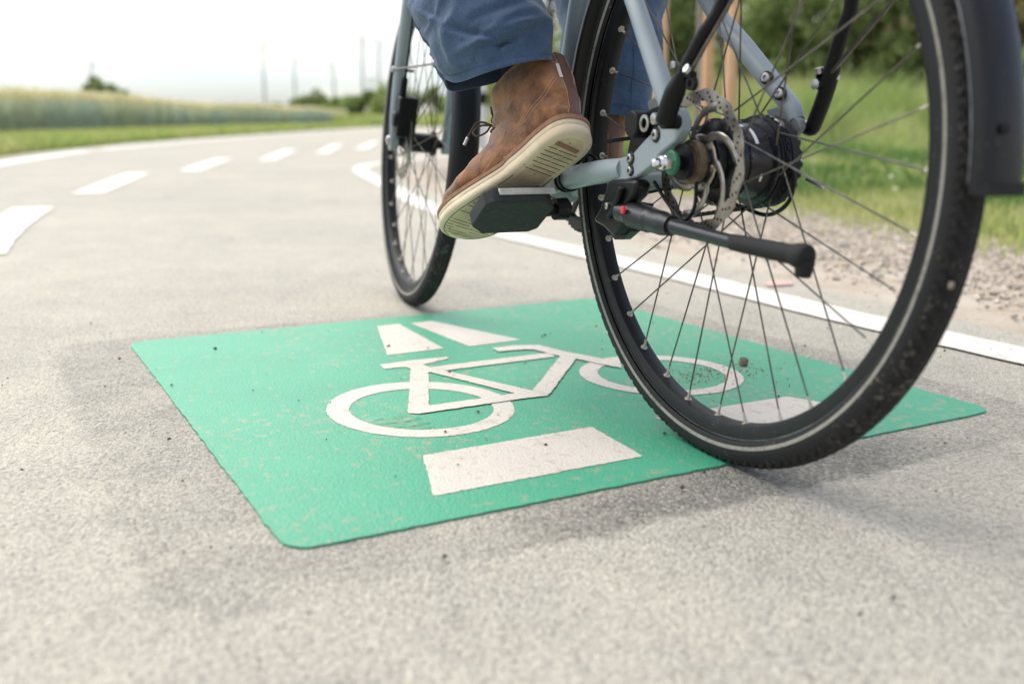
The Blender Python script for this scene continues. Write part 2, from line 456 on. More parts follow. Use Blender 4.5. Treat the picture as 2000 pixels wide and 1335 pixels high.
        dk = nn("ShaderNodeMixRGB"); dk.inputs[2].default_value = (0.16, 0.20, 0.12, 1)
        mr2 = nn("ShaderNodeMapRange"); mr2.inputs[1].default_value = 0.35; mr2.inputs[2].default_value = 0.1; mr2.inputs[4].default_value = 0.55; lk(wv.outputs[0], mr2.inputs[0])
        lk(m_('MULTIPLY', mr2.outputs[0], mr.outputs[0]), dk.inputs[0]); lk(last, dk.inputs[1]); lk(dk.outputs[0], b.inputs["Base Color"])
    lk(last_n, b.inputs["Normal"])
    return mm

M['asphalt'] = paved_material()
M['greenpaint'] = paint_material('green_road_paint', (0.050, 0.318, 0.185), (0.32, 0.29, 0.20), 0.50, smear=True)
M['whitepaint'] = paint_material('white_road_paint', (0.58, 0.53, 0.46), (0.40, 0.34, 0.26), 0.48)
M['lineP'] = paint_material('white_line_paint', (0.66, 0.63, 0.58), (0.46, 0.41, 0.34), 0.30)
M['soil'] = mat('soil', (0.17, 0.135, 0.09), 0.95, var=(0.10, 0.12, 0.045), vscale=1.4, bump=0.02, bscale=9)
M['gravelbed'] = mat('gravel_bed', (0.42, 0.38, 0.32), 0.95, var=(0.34, 0.27, 0.20), vscale=5, bump=0.006, bscale=60)

def flat(name, poly, z, mt, kind='structure', smooth=0):
    b = MB(); b.add([(p[0], p[1], z) for p in poly], [tuple(range(len(poly)))])
    o = b.build(name, mt, smooth=0)
    if kind: o["kind"] = kind
    return o

# the wide ground sheet (slightly lower than the path)
gb = MB()
R_ = [0, 12, 30, 80, 250, 900, 2200]
gb.add([(0, 0, -0.035)], [])
for r in R_[1:]:
    gb.add([(r * cos(a * pi / 24), r * sin(a * pi / 24), -0.035) for a in range(48)], [])
for j in range(48): gb.f.append((0, 1 + j, 1 + (j + 1) % 48)); gb.m.append(0)
for i in range(len(R_) - 2):
    for j in range(48):
        a = 1 + i * 48; gb.f.append((a + j, a + 48 + j, a + 48 + (j + 1) % 48, a + (j + 1) % 48)); gb.m.append(0)
gb.build('ground', M['soil'], smooth=0)["kind"] = 'structure'

# path outline: left and right edges
LE = catmull([(-0.4, -3), (-1.9, 0), (-3.1, 3), (-4.15, 6), (-5.15, 9.5), (-6.1, 14), (-6.9, 22), (-7.5, 36), (-8.2, 60), (-11, 110)], 60)
RE = catmull([(3.6, -3), (1.95, 0.0), (1.25, 1.35), (0.98, 1.85), (0.62, 2.75), (0.30, 3.65), (-0.02, 4.5), (-0.38, 5.5), (-0.72, 6.9), (-0.92, 8.4), (-0.8, 9.8), (-0.25, 11.5), (0.5, 14), (0.9, 20), (0.5, 36), (-1, 60), (-3, 110)], 90)
def strip(name, A, B, z, mt):
    """sheet between two edges of n points each"""
    b = MB(); n = len(A)
    b.add([(p[0], p[1], z) for p in A] + [(p[0], p[1], z) for p in B], [(i, n + i, n + i + 1, i + 1) for i in range(n - 1)])
    return b.build(name, mt, smooth=0)
def resample(P, n):
    P = np.array([(p[0], p[1]) for p in P]); d = np.r_[0, np.cumsum(np.hypot(*np.diff(P, axis=0).T))]
    s = np.linspace(0, d[-1], n); return np.stack([np.interp(s, d, P[:, 0]), np.interp(s, d, P[:, 1])], 1)
# pair the two edges by their y so that the quads do not cross
ys = np.concatenate([np.linspace(-3, 12, 46), np.linspace(13, 110, 40)])
LA = np.array([(p[0], p[1]) for p in LE]); RA = np.array([(p[0], p[1]) for p in RE])
Ls = np.stack([np.interp(ys, LA[:, 1], LA[:, 0]), ys], 1); Rs = np.stack([np.interp(ys, RA[:, 1], RA[:, 0]), ys], 1)
path = strip('cycle_path', Ls, Rs, 0.0, M['asphalt']); path["kind"] = 'structure'
# gravel shoulder on the right
GA = np.stack([np.interp(ys, RA[:, 1], RA[:, 0]) - 0.02, ys], 1)
GE = np.array([(6.0, -3), (3.9, 0.0), (2.45, 1.8), (1.72, 3.3), (1.55, 4.2), (1.36, 5.2), (0.9, 6.2), (0.55, 7.5), (0.5, 9), (0.8, 10.5), (1.4, 12), (1.8, 14), (2, 20), (1.5, 36), (0, 60), (-2, 110)])
GB = np.stack([np.interp(ys, GE[:, 1], GE[:, 0]), ys], 1)
gs = strip('gravel_shoulder', GA, GB, -0.006, M['gravelbed']); gs["kind"] = 'structure'

def line_strip(name, P, wdt, z, label, cat, group=None, n=70, mt=None, jag=0.0015):
    P = resample(P, n); T = np.gradient(P, axis=0); T /= np.linalg.norm(T, axis=1)[:, None]; Nn = np.stack([-T[:, 1], T[:, 0]], 1)
    n = 400 if wdt < 0.13 else n
    P = resample(P, n); T = np.gradient(P, axis=0); T /= np.linalg.norm(T, axis=1)[:, None]; Nn = np.stack([-T[:, 1], T[:, 0]], 1)
    ja = rng.normal(0, jag, (n, 1)); jb = rng.normal(0, jag, (n, 1))
    o = strip(name, P + Nn * (wdt / 2 + ja), P - Nn * (wdt / 2 + jb), z, mt or M['lineP'])
    return tag(o, label, cat, group)
# right edge line, following the photograph's curve
rc = [G(*p)[:2] for p in [(2000, 698), (1842, 663), (1680, 627), (1500, 583), (1350, 545), (1200, 510), (1080, 481), (960, 452), (870, 418), (800, 388), (752, 360)]]
rc = [np.array(rc[0]) + (np.array(rc[0]) - np.array(rc[1])) * k for k in (8, 4, 1.5)] + [np.array(q) for q in rc] + [np.array((-1.22, 8.2)), np.array((-1.28, 9.3)), np.array((-1.05, 10.6)), np.array((-0.55, 12.3)), np.array((0.1, 14.2))]
line_strip('edge_line', catmull(rc, 120), 0.118, 0.004, 'long solid white edge line curving past the bicycle along the gravel', 'road line', n=220)
# left edge line in two stretches
lc = catmull([(-1.7, 0.0), (-2.85, 3), (-3.8, 6.2), (-4.48, 8.6), (-4.95, 10.4), (-5.6, 13.6)], 60)
line_strip('edge_line', lc, 0.22, 0.004, 'solid white edge line in front of the green verge at far left', 'road line')
lc = catmull([(-5.68, 14.1), (-5.95, 17), (-6.25, 22), (-6.6, 32), (-6.9, 45), (-7.3, 62)], 60)
line_strip('edge_line', lc, 0.30, 0.004, 'farther pale edge line running along the verge towards the bushes', 'road line')
# centre dashes, from the photograph
g0, g1 = G(66, 406.5)[:2], G(0, 452)[:2]
dash = [(g0 + (g1 - g0) * 2.3, g0, 'nearest white lane dash, cut by the left edge of the picture'),
        (G(171, 379)[:2], G(268, 339.5)[:2], 'second white lane dash, beside the grassy verge'),
        (G(367, 335)[:2], G(437, 310.5)[:2], 'third white lane dash, shorter looking than the second'),
        (G(520, 313.5)[:2], G(567, 293)[:2], 'fourth white lane dash, left of the front wheel'),
        (G(628, 299.5)[:2], G(660, 283)[:2], 'fifth white lane dash, small and far off'),
        (G(704, 291.5)[:2], G(733, 277)[:2], 'farthest white lane dash, close to the front tyre')]
for p0, p1, lab in dash:
    line_strip('lane_dash', ([p0, p1] if 'nearest' not in lab else catmull([G(-50, 500)[:2], G(-4, 452)[:2], g0], 20)), 0.17, 0.004, lab, 'lane dash', 'broken white line down the middle of the path', n=40, jag=0.002)
o = flat('paint_mark', [G(x, y)[:2] for x, y in [(1492, 556), (1510, 550), (1545, 553), (1548, 558), (1520, 560), (1500, 561)]], 0.004, mat('red_spray', (0.62, 0.27, 0.23), 0.8, var=(0.50, 0.43, 0.37), vscale=60), kind=None)
tag(o, 'faint red spray mark on the edge of the path beside the gravel', 'paint mark')

# the green square with its white symbol
sq = MB()
def rrect(x0, y0, x1, y1, r, n=6):
    out = []
    for cx, cy, a0 in ((x1 - r, y1 - r, 0), (x0 + r, y1 - r, 90), (x0 + r, y0 + r, 180), (x1 - r, y0 + r, 270)):
        for k in range(n + 1):
            a = radians(a0 + 90 * k / n); out.append((cx + r * cos(a), cy + r * sin(a)))
    return out
def mloc(x, y): return np.array([MX, MY, 0]) + E1 * x + E2 * y
pts = []
base = rrect(0.0, 0.0, 1.004, 1.028, 0.03, 5)
for i, p in enumerate(base):
    q = base[(i + 1) % len(base)]
    L_ = math.hypot(q[0] - p[0], q[1] - p[1]); k = max(1, int(L_ / 0.012))
    for j in range(k):
        t_ = j / k; nrm = np.array([(q[1] - p[1]), -(q[0] - p[0])]) / max(L_, 1e-6)
        pp = np.array(p) * (1 - t_) + np.array(q) * t_ + nrm * rng.normal(0, 0.0006)
        pts.append(mloc(pp[0], pp[1]))
n_ = len(pts)
sq.prism([(p[0], p[1], 0.0004) for p in pts][::1], (0, 0, 0.0022))
sqr = sq.build('road_marking', M['greenpaint'], smooth=0, recalc=True)
tag(sqr, 'mint green painted square on the asphalt with a white bicycle symbol', 'road marking')
def ragged(P, step=0.004, amp=0.0006):
    out_ = []
    for i in range(len(P)):
        a = np.array(P[i], float); b_ = np.array(P[(i + 1) % len(P)], float); L_ = np.linalg.norm((b_ - a)[:2]); k = max(1, int(L_ / step))
        for j in range(k):
            q_ = a + (b_ - a) * j / k; q_[:2] += rng.normal(0, amp, 2); out_.append(tuple(q_))
    return out_
def sym(polys, z, name='white_symbol', label=None):
    b = MB()
    for i, P in enumerate(polys):
        Q = ragged([G(x, y, z + 0.00025 * i) for x, y in P]); b.add(Q, [tuple(range(len(Q)))])
    o = b.build(name, M['whitepaint'], sqr, smooth=0)
    if label: o["label"] = label
    return o
def ell(cx, cy, a, b_, tilt, n=240):
    t_ = radians(tilt)
    return [(cx + a * cos(q) * cos(t_) - b_ * sin(q) * sin(t_), cy + a * cos(q) * sin(t_) + b_ * sin(q) * cos(t_)) for q in [2 * pi * k / n for k in range(n)]]
def ring_sym(out_, in_, z, b):
    n = len(out_)
    J = lambda: rng.normal(0, 0.0005, 3) * np.array([1, 1, 0])
    vs = [tuple(G(x, y, z) + J()) for x, y in out_] + [tuple(G(x, y, z) + J()) for x, y in in_]
    b.add(vs, [(i, (i + 1) % n, n + (i + 1) % n, n + i) for i in range(n)])
Z0 = 0.0032
b = MB()
ring_sym(ell(821, 799, 184, 54, 0), ell(823, 798.5, 141, 40, 0), Z0, b)
ring_sym(ell(1292, 732.5, 161, 38.2, 2.9), ell(1293, 732, 125.5, 29.3, 2.9), Z0 + 0.0002, b)
polys = [
 [(740.6, 711.6), (819, 701.3), (872, 696.2), (876.3, 699), (866, 702.4), (824.6, 711.6), (800, 716), (782.8, 716.3), (752, 720)],
 [(791.6, 716.3), (800, 708), (824.6, 711.6), (840, 716.3), (865, 723.3), (836.7, 726.6), (837.8, 793), (835, 805), (818, 807), (800.4, 807), (796, 803.6), (797.8, 786), (800.4, 742), (802, 719)],
 [(838, 716.5), (1060, 689.6), (1072, 688), (1085, 696), (1060, 699), (865, 723.3)],
 [(836.7, 725), (865, 722.3), (1037, 761.4), (1030, 770), (1005, 767.3)],
 [(836.8, 791.5), (946.7, 776), (1005, 767.3), (1037, 761.4), (1060, 762), (1072, 772), (1040, 775), (998.4, 780.5), (958.8, 786.7), (818, 807)],
 [(961.6, 679), (1004.8, 673.7), (1053, 673), (1102, 685.4), (1172, 698.9), (1210, 704.8), (1215, 718), (1180, 711.6), (1153, 706), (1123.6, 699.4), (1094, 695.3), (1069.6, 688.6), (1042.6, 681.8), (1020, 681.8), (973.7, 686)],
 [(1094, 695), (1124.4, 700), (1075, 767), (1069.6, 770), (1040, 761.5)]]
for i, P in enumerate(polys):
    Q = ragged([G(x, y, Z0 + 0.0004 + 0.0002 * i) for x, y in P]); b.add(Q, [tuple(range(len(Q)))])
b.build('bicycle_symbol', M['whitepaint'], sqr, smooth=0)["label"] = 'white bicycle outline'
for P, lab in [([(736.4, 636.4), (778.9, 632), (867.5, 680), (756.4, 693)], 'far left white road stripe'),
               ([(802.6, 631), (842, 626), (1018, 663), (916, 676)], 'far right white road stripe'),
               ([(825.4, 888.4), (1151.6, 833.4), (1158, 834), (1253, 888), (1251, 891), (849, 967), (845, 965)], 'near left white road stripe')]:
    sym([P], Z0, 'road_stripe', lab)
bb = MB(); bb.add([tuple(mloc(x, y) + np.array([0, 0, Z0])) for x, y in [(0.56, 0.192), (0.795, 0.19), (0.855, 0.06), (0.585, 0.064)]], [(3, 2, 1, 0)])
bb.build('road_stripe', M['whitepaint'], sqr, smooth=0)["label"] = 'near right white road stripe behind the tyre'

# ------------------------------------------------------------------ loose stones and crumbs (stuff)
def stones(name, centers, sizes, mt, label, cat='gravel'):
    base = np.array([(1, 0, 0), (-1, 0, 0), (0, 1, 0), (0, -1, 0), (0, 0, 1), (0, 0, -1)], float)
    tri = np.array([(0, 2, 4), (2, 1, 4), (1, 3, 4), (3, 0, 4), (2, 0, 5), (1, 2, 5), (3, 1, 5), (0, 3, 5)])
    n = len(centers)
    V = base[None] * rng.uniform(0.6, 1.25, (n, 6, 1)) * np.array([1, 1, 0.6]) + rng.normal(0, 0.13, (n, 6, 3))
    a = rng.uniform(0, 2 * pi, n); c_, s_ = np.cos(a), np.sin(a)
    X = V[..., 0] * c_[:, None] - V[..., 1] * s_[:, None]; Y = V[..., 0] * s_[:, None] + V[..., 1] * c_[:, None]
    V = np.stack([X, Y, V[..., 2]], -1) * sizes[:, None, None] + centers[:, None, :]
    o = fast_mesh(name, V[:, tri].reshape(-1, 3), 3, mt)
    return tag(o, label, cat, kind='stuff')
def between(n, y0, y1, A, B, pw=1.0):
    y = y0 + (y1 - y0) * rng.random(n) ** pw
    a = np.interp(y, A[:, 1], A[:, 0]); b_ = np.interp(y, B[:, 1], B[:, 0]); t_ = rng.random(n)
    return a + (b_ - a) * t_, y, t_
M['stone'] = mat('gravel_stone', (0.43, 0.38, 0.315), 0.9, island=0.45)
gx, gy, gt = between(34000, 0.8, 9, RA, GE, 1.3)
gz = rng.uniform(-0.006, 0.004, len(gx)); sz = rng.lognormal(-5.2, 0.5, len(gx)).clip(0.003, 0.019)
keep = rng.random(len(gx)) < np.clip((gt - 0.06) * 3.2, 0.05, 1)
stones('gravel', np.stack([gx, gy, gz], 1)[keep], sz[keep], M['stone'], 'loose pale gravel between the path and the grass')
M['crumb'] = mat('dark_crumb', (0.085, 0.065, 0.05), 0.95, island=0.4)
nx = 900
cx_ = rng.uniform(-1.6, 2.2, nx); cy_ = 0.6 + 3.6 * rng.random(nx) ** 1.3
sel = (cx_ > np.interp(cy_, LA[:, 1], LA[:, 0])) & (cx_ < np.interp(cy_, RA[:, 1], RA[:, 0]))
cx_, cy_ = cx_[sel], cy_[sel]
stones('crumbs', np.stack([cx_, cy_, np.full(len(cx_), 0.005)], 1), rng.lognormal(-6.35, 0.35, len(cx_)).clip(0.0008, 0.0045), M['crumb'], 'tiny dark crumbs of earth scattered on the asphalt and paint', 'crumbs')
# sandy patch on the green square, right of the wheel
n = 420; pc = mloc(0.86, 0.33)
P_ = np.array([mloc(0.80 + rng.normal(0, 0.055), 0.345 + rng.normal(0, 0.03)) for _ in range(n)]); P_[:, 2] = 0.0032
M['sand'] = mat('sand_crumb', (0.30, 0.19, 0.10), 0.95, island=0.4)
stones('sand', P_, rng.lognormal(-6.75, 0.3, n).clip(0.0006, 0.003), M['sand'], 'brown sand crumbs strewn on the green paint behind the rear wheel', 'sand')

# ------------------------------------------------------------------ vegetation
def blades(n, x, y, z0, h, wd, lean=0.35, mid=True):
    """tapering blades of grass; returns triangles"""
    a = rng.uniform(0, 2 * pi, n); la = rng.uniform(0, 2 * pi, n)
    dx, dy = np.cos(a) * wd / 2, np.sin(a) * wd / 2
    ln = np.abs(rng.normal(0, lean, n)) * h
    B0 = np.stack([x - dx, y - dy, np.full(n, z0)], 1); B1 = np.stack([x + dx, y + dy, np.full(n, z0)], 1)
    mx, my = np.cos(la) * ln * 0.3, np.sin(la) * ln * 0.3
    M0 = np.stack([x - dx * .8 + mx, y - dy * .8 + my, z0 + h * .55], 1); M1 = np.stack([x + dx * .8 + mx, y + dy * .8 + my, z0 + h * .55], 1)
    T = np.stack([x + np.cos(la) * ln, y + np.sin(la) * ln, z0 + h * 0.97], 1)
    return np.stack([B0, B1, M1, B0, M1, M0, M0, M1, T], 1).reshape(-1, 3)
def leafmat(name, a, b_, sc, isl=0.3, tr=0.25):
    return mat(name, a, 0.7, var=b_, vscale=sc, island=isl, translucent=tr + 0.12, spec=0.3)
M['lawn'] = leafmat('lawn_grass', (0.35, 0.44, 0.12), (0.56, 0.54, 0.25), 1.6)
M['tall'] = leafmat('tall_grass', (0.31, 0.44, 0.12), (0.52, 0.53, 0.24), 0.9)
M['dry'] = leafmat('dry_grass', (0.50, 0.40, 0.20), (0.36, 0.36, 0.14), 0.8)
M['verge'] = leafmat('verge_grass', (0.38, 0.50, 0.13), (0.56, 0.56, 0.24), 0.7)
M['wheatleaf'] = leafmat('wheat_stalk', (0.50, 0.60, 0.52), (0.64, 0.66, 0.44), 0.22, 0.2, 0.42)
M['ear'] = leafmat('wheat_ear', (0.80, 0.72, 0.46), (0.70, 0.68, 0.42), 0.5, 0.18, 0.3)
GEx = lambda y: np.interp(y, GE[:, 1], GE[:, 0])
# mown grass on the right
n = 120000
y = 1.6 + 14.5 * rng.random(n) ** 1.25
x = GEx(y) + rng.normal(0, 0.05, n) + rng.random(n) ** 1.15 * (1.2 + y * 0.72)
o = fast_mesh('grass', blades(n, x, y, -0.035, rng.uniform(0.05, 0.13, n) * (1 + 0.25 * (y > 8)), rng.uniform(0.006, 0.011, n)), 3, M['lawn'])
tag(o, 'short mown grass beyond the gravel shoulder', 'grass', kind='stuff')
# tufts along the gravel
n = 5000; y = 1.5 + 7.5 * rng.random(n); x = GEx(y) - np.abs(rng.normal(0, 0.18, n))
o = fast_mesh('weeds', blades(n, x, y, -0.01, rng.uniform(0.02, 0.07, n), rng.uniform(0.004, 0.008, n)), 3, M['lawn'])
tag(o, 'thin weeds creeping into the gravel', 'weeds', kind='stuff')
# tall grass behind it
n = 70000; y = 10.6 + 8.4 * rng.random(n) ** 1.1
x = -0.2 + rng.random(n) * (y * 0.62 + 0.8) + 0.9
hh = (0.45 + 0.35 * np.clip((y - 11.5) / 2.5, 0, 1) + rng.normal(0, 0.12, n)).clip(0.25, 1.3)
hh *= 1 + 0.30 * np.sin(x * 2.1) * np.sin(y * 1.7 + x) + 0.18 * np.sin(x * 5.3 + 1) * np.sin(y * 3.1)
hh *= 0.35 + 0.65 * np.clip((y - 11.0) / 2.8 + 0.35 * np.sin(x * 1.9), 0, 1)
o = fast_mesh('tall_grass', blades(n, x, y, -0.035, hh, rng.uniform(0.012, 0.024, n), 0.3), 3, M['tall'])
tag(o, 'bright green uncut grass in front of the hedge trees', 'tall grass', kind='stuff')
n = 9000; y = 15 + 4 * rng.random(n); x = 1 + rng.random(n) * (y * 0.25)
o = fast_mesh('dry_grass', blades(n, x, y, -0.035, rng.uniform(0.8, 1.25, n), rng.uniform(0.010, 0.018, n), 0.2), 3, M['dry'])
tag(o, 'straw coloured seeding grass behind the wooden stakes', 'dry grass', kind='stuff')
# white and yellow flower heads and pale seed heads in the grass
M['flower'] = mat('flower', (0.80, 0.78, 0.62), 0.8, island=0.2)
n = 260; y = 3.2 + 10 * rng.random(n); x = GEx(y) + 0.1 + rng.random(n) * (1 + y * 0.6)
stones('flowers', np.stack([x, y, np.where(y > 11, 0.45, 0.09) + rng.random(n) * 0.05], 1), rng.uniform(0.007, 0.014, n), M['flower'], 'scattered pale flower heads in the grass on the right', 'flowers')
# coarse weeds in clumps of their own tone
M['weedleaf'] = leafmat('broad_weed', (0.10, 0.21, 0.05), (0.20, 0.30, 0.08), 2.0)
n = 14000; cxs = rng.random(160); cys = rng.random(160); k = rng.integers(0, 160, n)
y = 4.5 + 9 * cys[k] + rng.normal(0, 0.12, n); x = GEx(y) + 0.15 + cxs[k] * (1 + y * 0.62) + rng.normal(0, 0.12, n)
o = fast_mesh('weed_clumps', blades(n, x, y, -0.035, rng.uniform(0.08, 0.2, n) * (1 + 0.16 * np.clip(y - 8, 0, 6)), rng.uniform(0.014, 0.03, n), 0.7), 3, M['weedleaf'])
tag(o, 'darker broad leaved weed clumps dotted over the mown grass', 'weed clumps', kind='stuff')
# verge on the left
n = 110000; y = 7.0 + 63 * rng.random(n) ** 1.7
x = np.interp(y, LA[:, 1], LA[:, 0]) - 0.08 - rng.random(n) * (2.6 + y * 0.015)
far = np.clip((y - 8) / 30, 0, 1)
o = fast_mesh('verge_grass', blades(n, x, y, -0.035, rng.uniform(0.10, 0.27, n) * (1 + 0.2 * far), rng.uniform(0.010, 0.018, n) * (1 + 2.2 * far), 0.35), 3, M['verge'])
tag(o, 'fresh green grass verge between the path and the wheat', 'verge grass', kind='stuff')
# wheat
n = 120000; y = 9 + 95 * rng.random(n) ** 1.8
ed = np.interp(y, LA[:, 1], LA[:, 0]) - 2.7 - 0.012 * y
dep = rng.random(n) ** 1.9 * (7 + y * 0.25)
x = ed - dep
far = np.clip((y - 9) / 60, 0, 1)
wob = 1 + 0.05 * np.sin(x * 0.9 + y * 0.4) + 0.04 * np.sin(y * 0.13)
h = (0.95 + rng.normal(0, 0.06, n)) * wob + far * 0.15
st = blades(n, x, y, -0.035, h * 0.93, rng.uniform(0.014, 0.026, n) * (1 + 2.5 * far), 0.10)
o = fast_mesh('wheat_field', st, 3, M['wheatleaf'])
tag(o, 'blue green wheat stalks of the field left of the path', 'wheat', kind='stuff')
# ears: small slanted diamonds on top
ea = rng.uniform(0, 2 * pi, n); ew = rng.uniform(0.008, 0.014, n) * (1 + 3 * far); eh = rng.uniform(0.09, 0.14, n)
la = rng.uniform(0, 2 * pi, n); lx, ly = np.cos(la) * 0.05, np.sin(la) * 0.05
zb = h * 0.86
A_ = np.stack([x, y, zb], 1); D_ = np.stack([x + lx, y + ly, zb + eh], 1)
B_ = np.stack([x - np.cos(ea) * ew + lx / 2, y - np.sin(ea) * ew + ly / 2, zb + eh / 2], 1); C_ = np.stack([x + np.cos(ea) * ew + lx / 2, y + np.sin(ea) * ew + ly / 2, zb + eh / 2], 1)
ears = fast_mesh('wheat_ears', np.stack([A_, B_, D_, C_], 1).reshape(-1, 3), 4, M['ear'])
tag(ears, 'yellow green ears on top of the wheat field', 'wheat ears', kind='stuff')
# rolling field further back
M['farfield'] = mat('far_field', (0.22, 0.26, 0.11), 0.95, var=(0.15, 0.22, 0.10), vscale=0.03)
b = MB()
nxg, nyg = 40, 16
for j in range(nyg):
    yy = 60 + j * 42
    for i in range(nxg):
        xx = -22 - yy * 0.02 - (i / (nxg - 1)) ** 1.5 * 700
        e = min(1, i / 4) * min(1, j / 1.5)
        b.v.append((xx, yy, -0.03 + e * (0.75 + 1.6 * (1 - math.exp(-j / 5)) * (0.6 + 0.4 * sin(xx * 0.011 + 1) + 0.25 * sin(xx * 0.031 + yy * 0.01)))))
for j in range(nyg - 1):
    for i in range(nxg - 1):
        a = j * nxg + i; b.f.append((a, a + 1, a + nxg + 1, a + nxg)); b.m.append(0)
b.build('far_field', M['farfield'], smooth=60)["kind"] = 'structure'

# leafy crowns -----------------------------------------------------------------
def crown_mesh(name, parent, c, rad, nclump, nleaf, leaf, mt, seed=0, shape=None):
    g = np.random.default_rng(seed)
    u = g.normal(0, 1, (nclump, 3)); u /= np.linalg.norm(u, axis=1)[:, None]
    rr = g.uniform(0.35, 1.0, (nclump, 1)) ** 0.5
    cc = u * rr * np.array(rad) * g.uniform(0.75, 1.08, (nclump, 1)) + np.array(c)
    cr = g.uniform(0.13, 0.30, nclump) * min(rad) * 1.1
    idx = g.integers(0, nclump, nclump * nleaf)
    v = g.normal(0, 1, (len(idx), 3)); v /= np.linalg.norm(v, axis=1)[:, None]
    p = cc[idx] + v * (cr[idx] * g.uniform(0.3, 1.0, len(idx)) ** 0.6)[:, None]
    a = g.normal(0, 1, p.shape); a /= np.linalg.norm(a, axis=1)[:, None]
    bq = np.cross(a, g.normal(0, 1, p.shape)); bq /= np.linalg.norm(bq, axis=1)[:, None]
    s = leaf * g.uniform(0.6, 1.3, (len(p), 1))
    V = np.stack([p - a * s, p - bq * s * 0.5, p + a * s, p + bq * s * 0.5], 1)
    V[..., 2] = np.maximum(V[..., 2], -0.02)
    return fast_mesh(name, V.reshape(-1, 3), 4, mt, parent)
M['bark'] = mat('bark', (0.16, 0.13, 0.10), 0.9, var=(0.09, 0.075, 0.06), vscale=14, bump=0.01, bscale=40)
M['palebark'] = mat('pale_bark', (0.36, 0.33, 0.28), 0.85, var=(0.24, 0.22, 0.18), vscale=25)
LEAF = [leafmat('leaf_dark', (0.17, 0.24, 0.075), (0.30, 0.36, 0.13), 0.9, 0.35, 0.3),
        leafmat('leaf_mid', (0.28, 0.38, 0.12), (0.43, 0.49, 0.19), 0.9, 0.35, 0.3),
        leafmat('leaf_olive', (0.42, 0.38, 0.16), (0.52, 0.45, 0.22), 0.9, 0.35, 0.3),
        leafmat('leaf_light', (0.34, 0.45, 0.14), (0.48, 0.52, 0.22), 0.9, 0.35, 0.3)]
def tree(name, x, y, h, rad, kind, label, cat, group, seed, nclump=70, nleaf=150, leaf=0.07, base=0.0, lift=0.5):
    t = empty(name); t.location = (x, y, -0.035)
    tag(t, label, cat, group)
    b = MB(); g = random.Random(seed)
    b.tube([(0, 0, 0), (0.05 * g.uniform(-1, 1), 0.05, h * 0.3), (0.12 * g.uniform(-1, 1), 0.1, h * 0.62), (0.1, 0, h * 0.88)], [0.035 * h * 0.6, 0.026 * h * 0.6, 0.016 * h * 0.6, 0.02], seg=8)
    for k in range(6):
        a = g.uniform(0, 2 * pi); z = h * g.uniform(0.2, 0.6); L2 = rad * 0.75
        b.tube([(0.04, 0.03, z), (cos(a) * L2 * 0.5, sin(a) * L2 * 0.5, z + h * 0.12), (cos(a) * L2, sin(a) * L2, z + h * 0.2)], [0.012 * h * 0.5, 0.008 * h * 0.5, 0.006], seg=6)
    b.build('trunk', M['bark'], t)
    crown_mesh('crown', t, (0, 0, base + (h - base) * lift), (rad, rad, (h - base) * 0.5), nclump, nleaf, leaf, LEAF[kind], seed)
    return t
hedge = [ # x, y, h, rad, leaf kind
 (0.9, 25, 6.5, 2.0, 1, 'mid green tree with sky gaps seen between the trouser leg and the seat tube'),
 (3.3, 22, 5.5, 1.7, 0, 'dark bushy tree behind the three wooden stakes'),
 (4.2, 30, 8.5, 3.0, 1, 'tall loose tree rising above the dark tree near the stakes'),
 (6.0, 20, 3.6, 1.9, 0, 'dark rounded shrub just right of the stakes'),
 (7.2, 26, 7.5, 3.0, 3, 'pale green airy tree above the rear hub'),
 (8.4, 20, 4.6, 2.2, 2, 'olive brown thicket seen between hub and rear tyre'),
 (10.6, 21, 5.5, 2.4, 2, 'brownish tree seen through the right side of the rear wheel'),
 (12.0, 24, 7.5, 3.0, 1, 'leafy tree behind the rear mudguard'),
 (9.6, 16.8, 2.2, 1.5, 3, 'low bright shrub in the tall grass left of the rear tyre'),
 (15.0, 25, 7.0, 3.2, 0, 'dark tree at the right edge of the picture'),
 (-0.2, 52, 5.0, 2.4, 1, 'smaller tree far behind the trouser leg'),
]
for i, (x, y, h, r, k, lab) in enumerate(hedge):
    tree('tree' if h > 4 else 'shrub', x, y, h, r, k, lab, 'tree' if h > 4 else 'shrub', 'hedge trees on the right', 100 + i, nclump=int(60 + r * 26) if h < 6 else int(34 + r * 12), nleaf=150, leaf=0.085, lift=0.52)
# understorey bushes closing the lower hedge
under = [(2.2, 20.5, 1.7, 1.2, 0, 'low dark bush left of the wooden stakes'), (4.6, 20.0, 2.0, 1.5, 1, 'low green bush right behind the wooden stakes'), (7.3, 18.8, 1.9, 1.5, 0, 'low dark bush below the pale airy tree'), (12.2, 18.5, 2.4, 1.8, 2, 'low olive bush behind the rear tyre'), (14.6, 19.5, 2.6, 1.9, 1, 'low green bush beside the rear mudguard')]
for i, (x, y, h, r, k, lab) in enumerate(under):
    tree('shrub', x, y, h, r, k, lab, 'shrub', 'low bushes under the hedge trees', 150 + i, nclump=70, nleaf=130, leaf=0.07, lift=0.5)
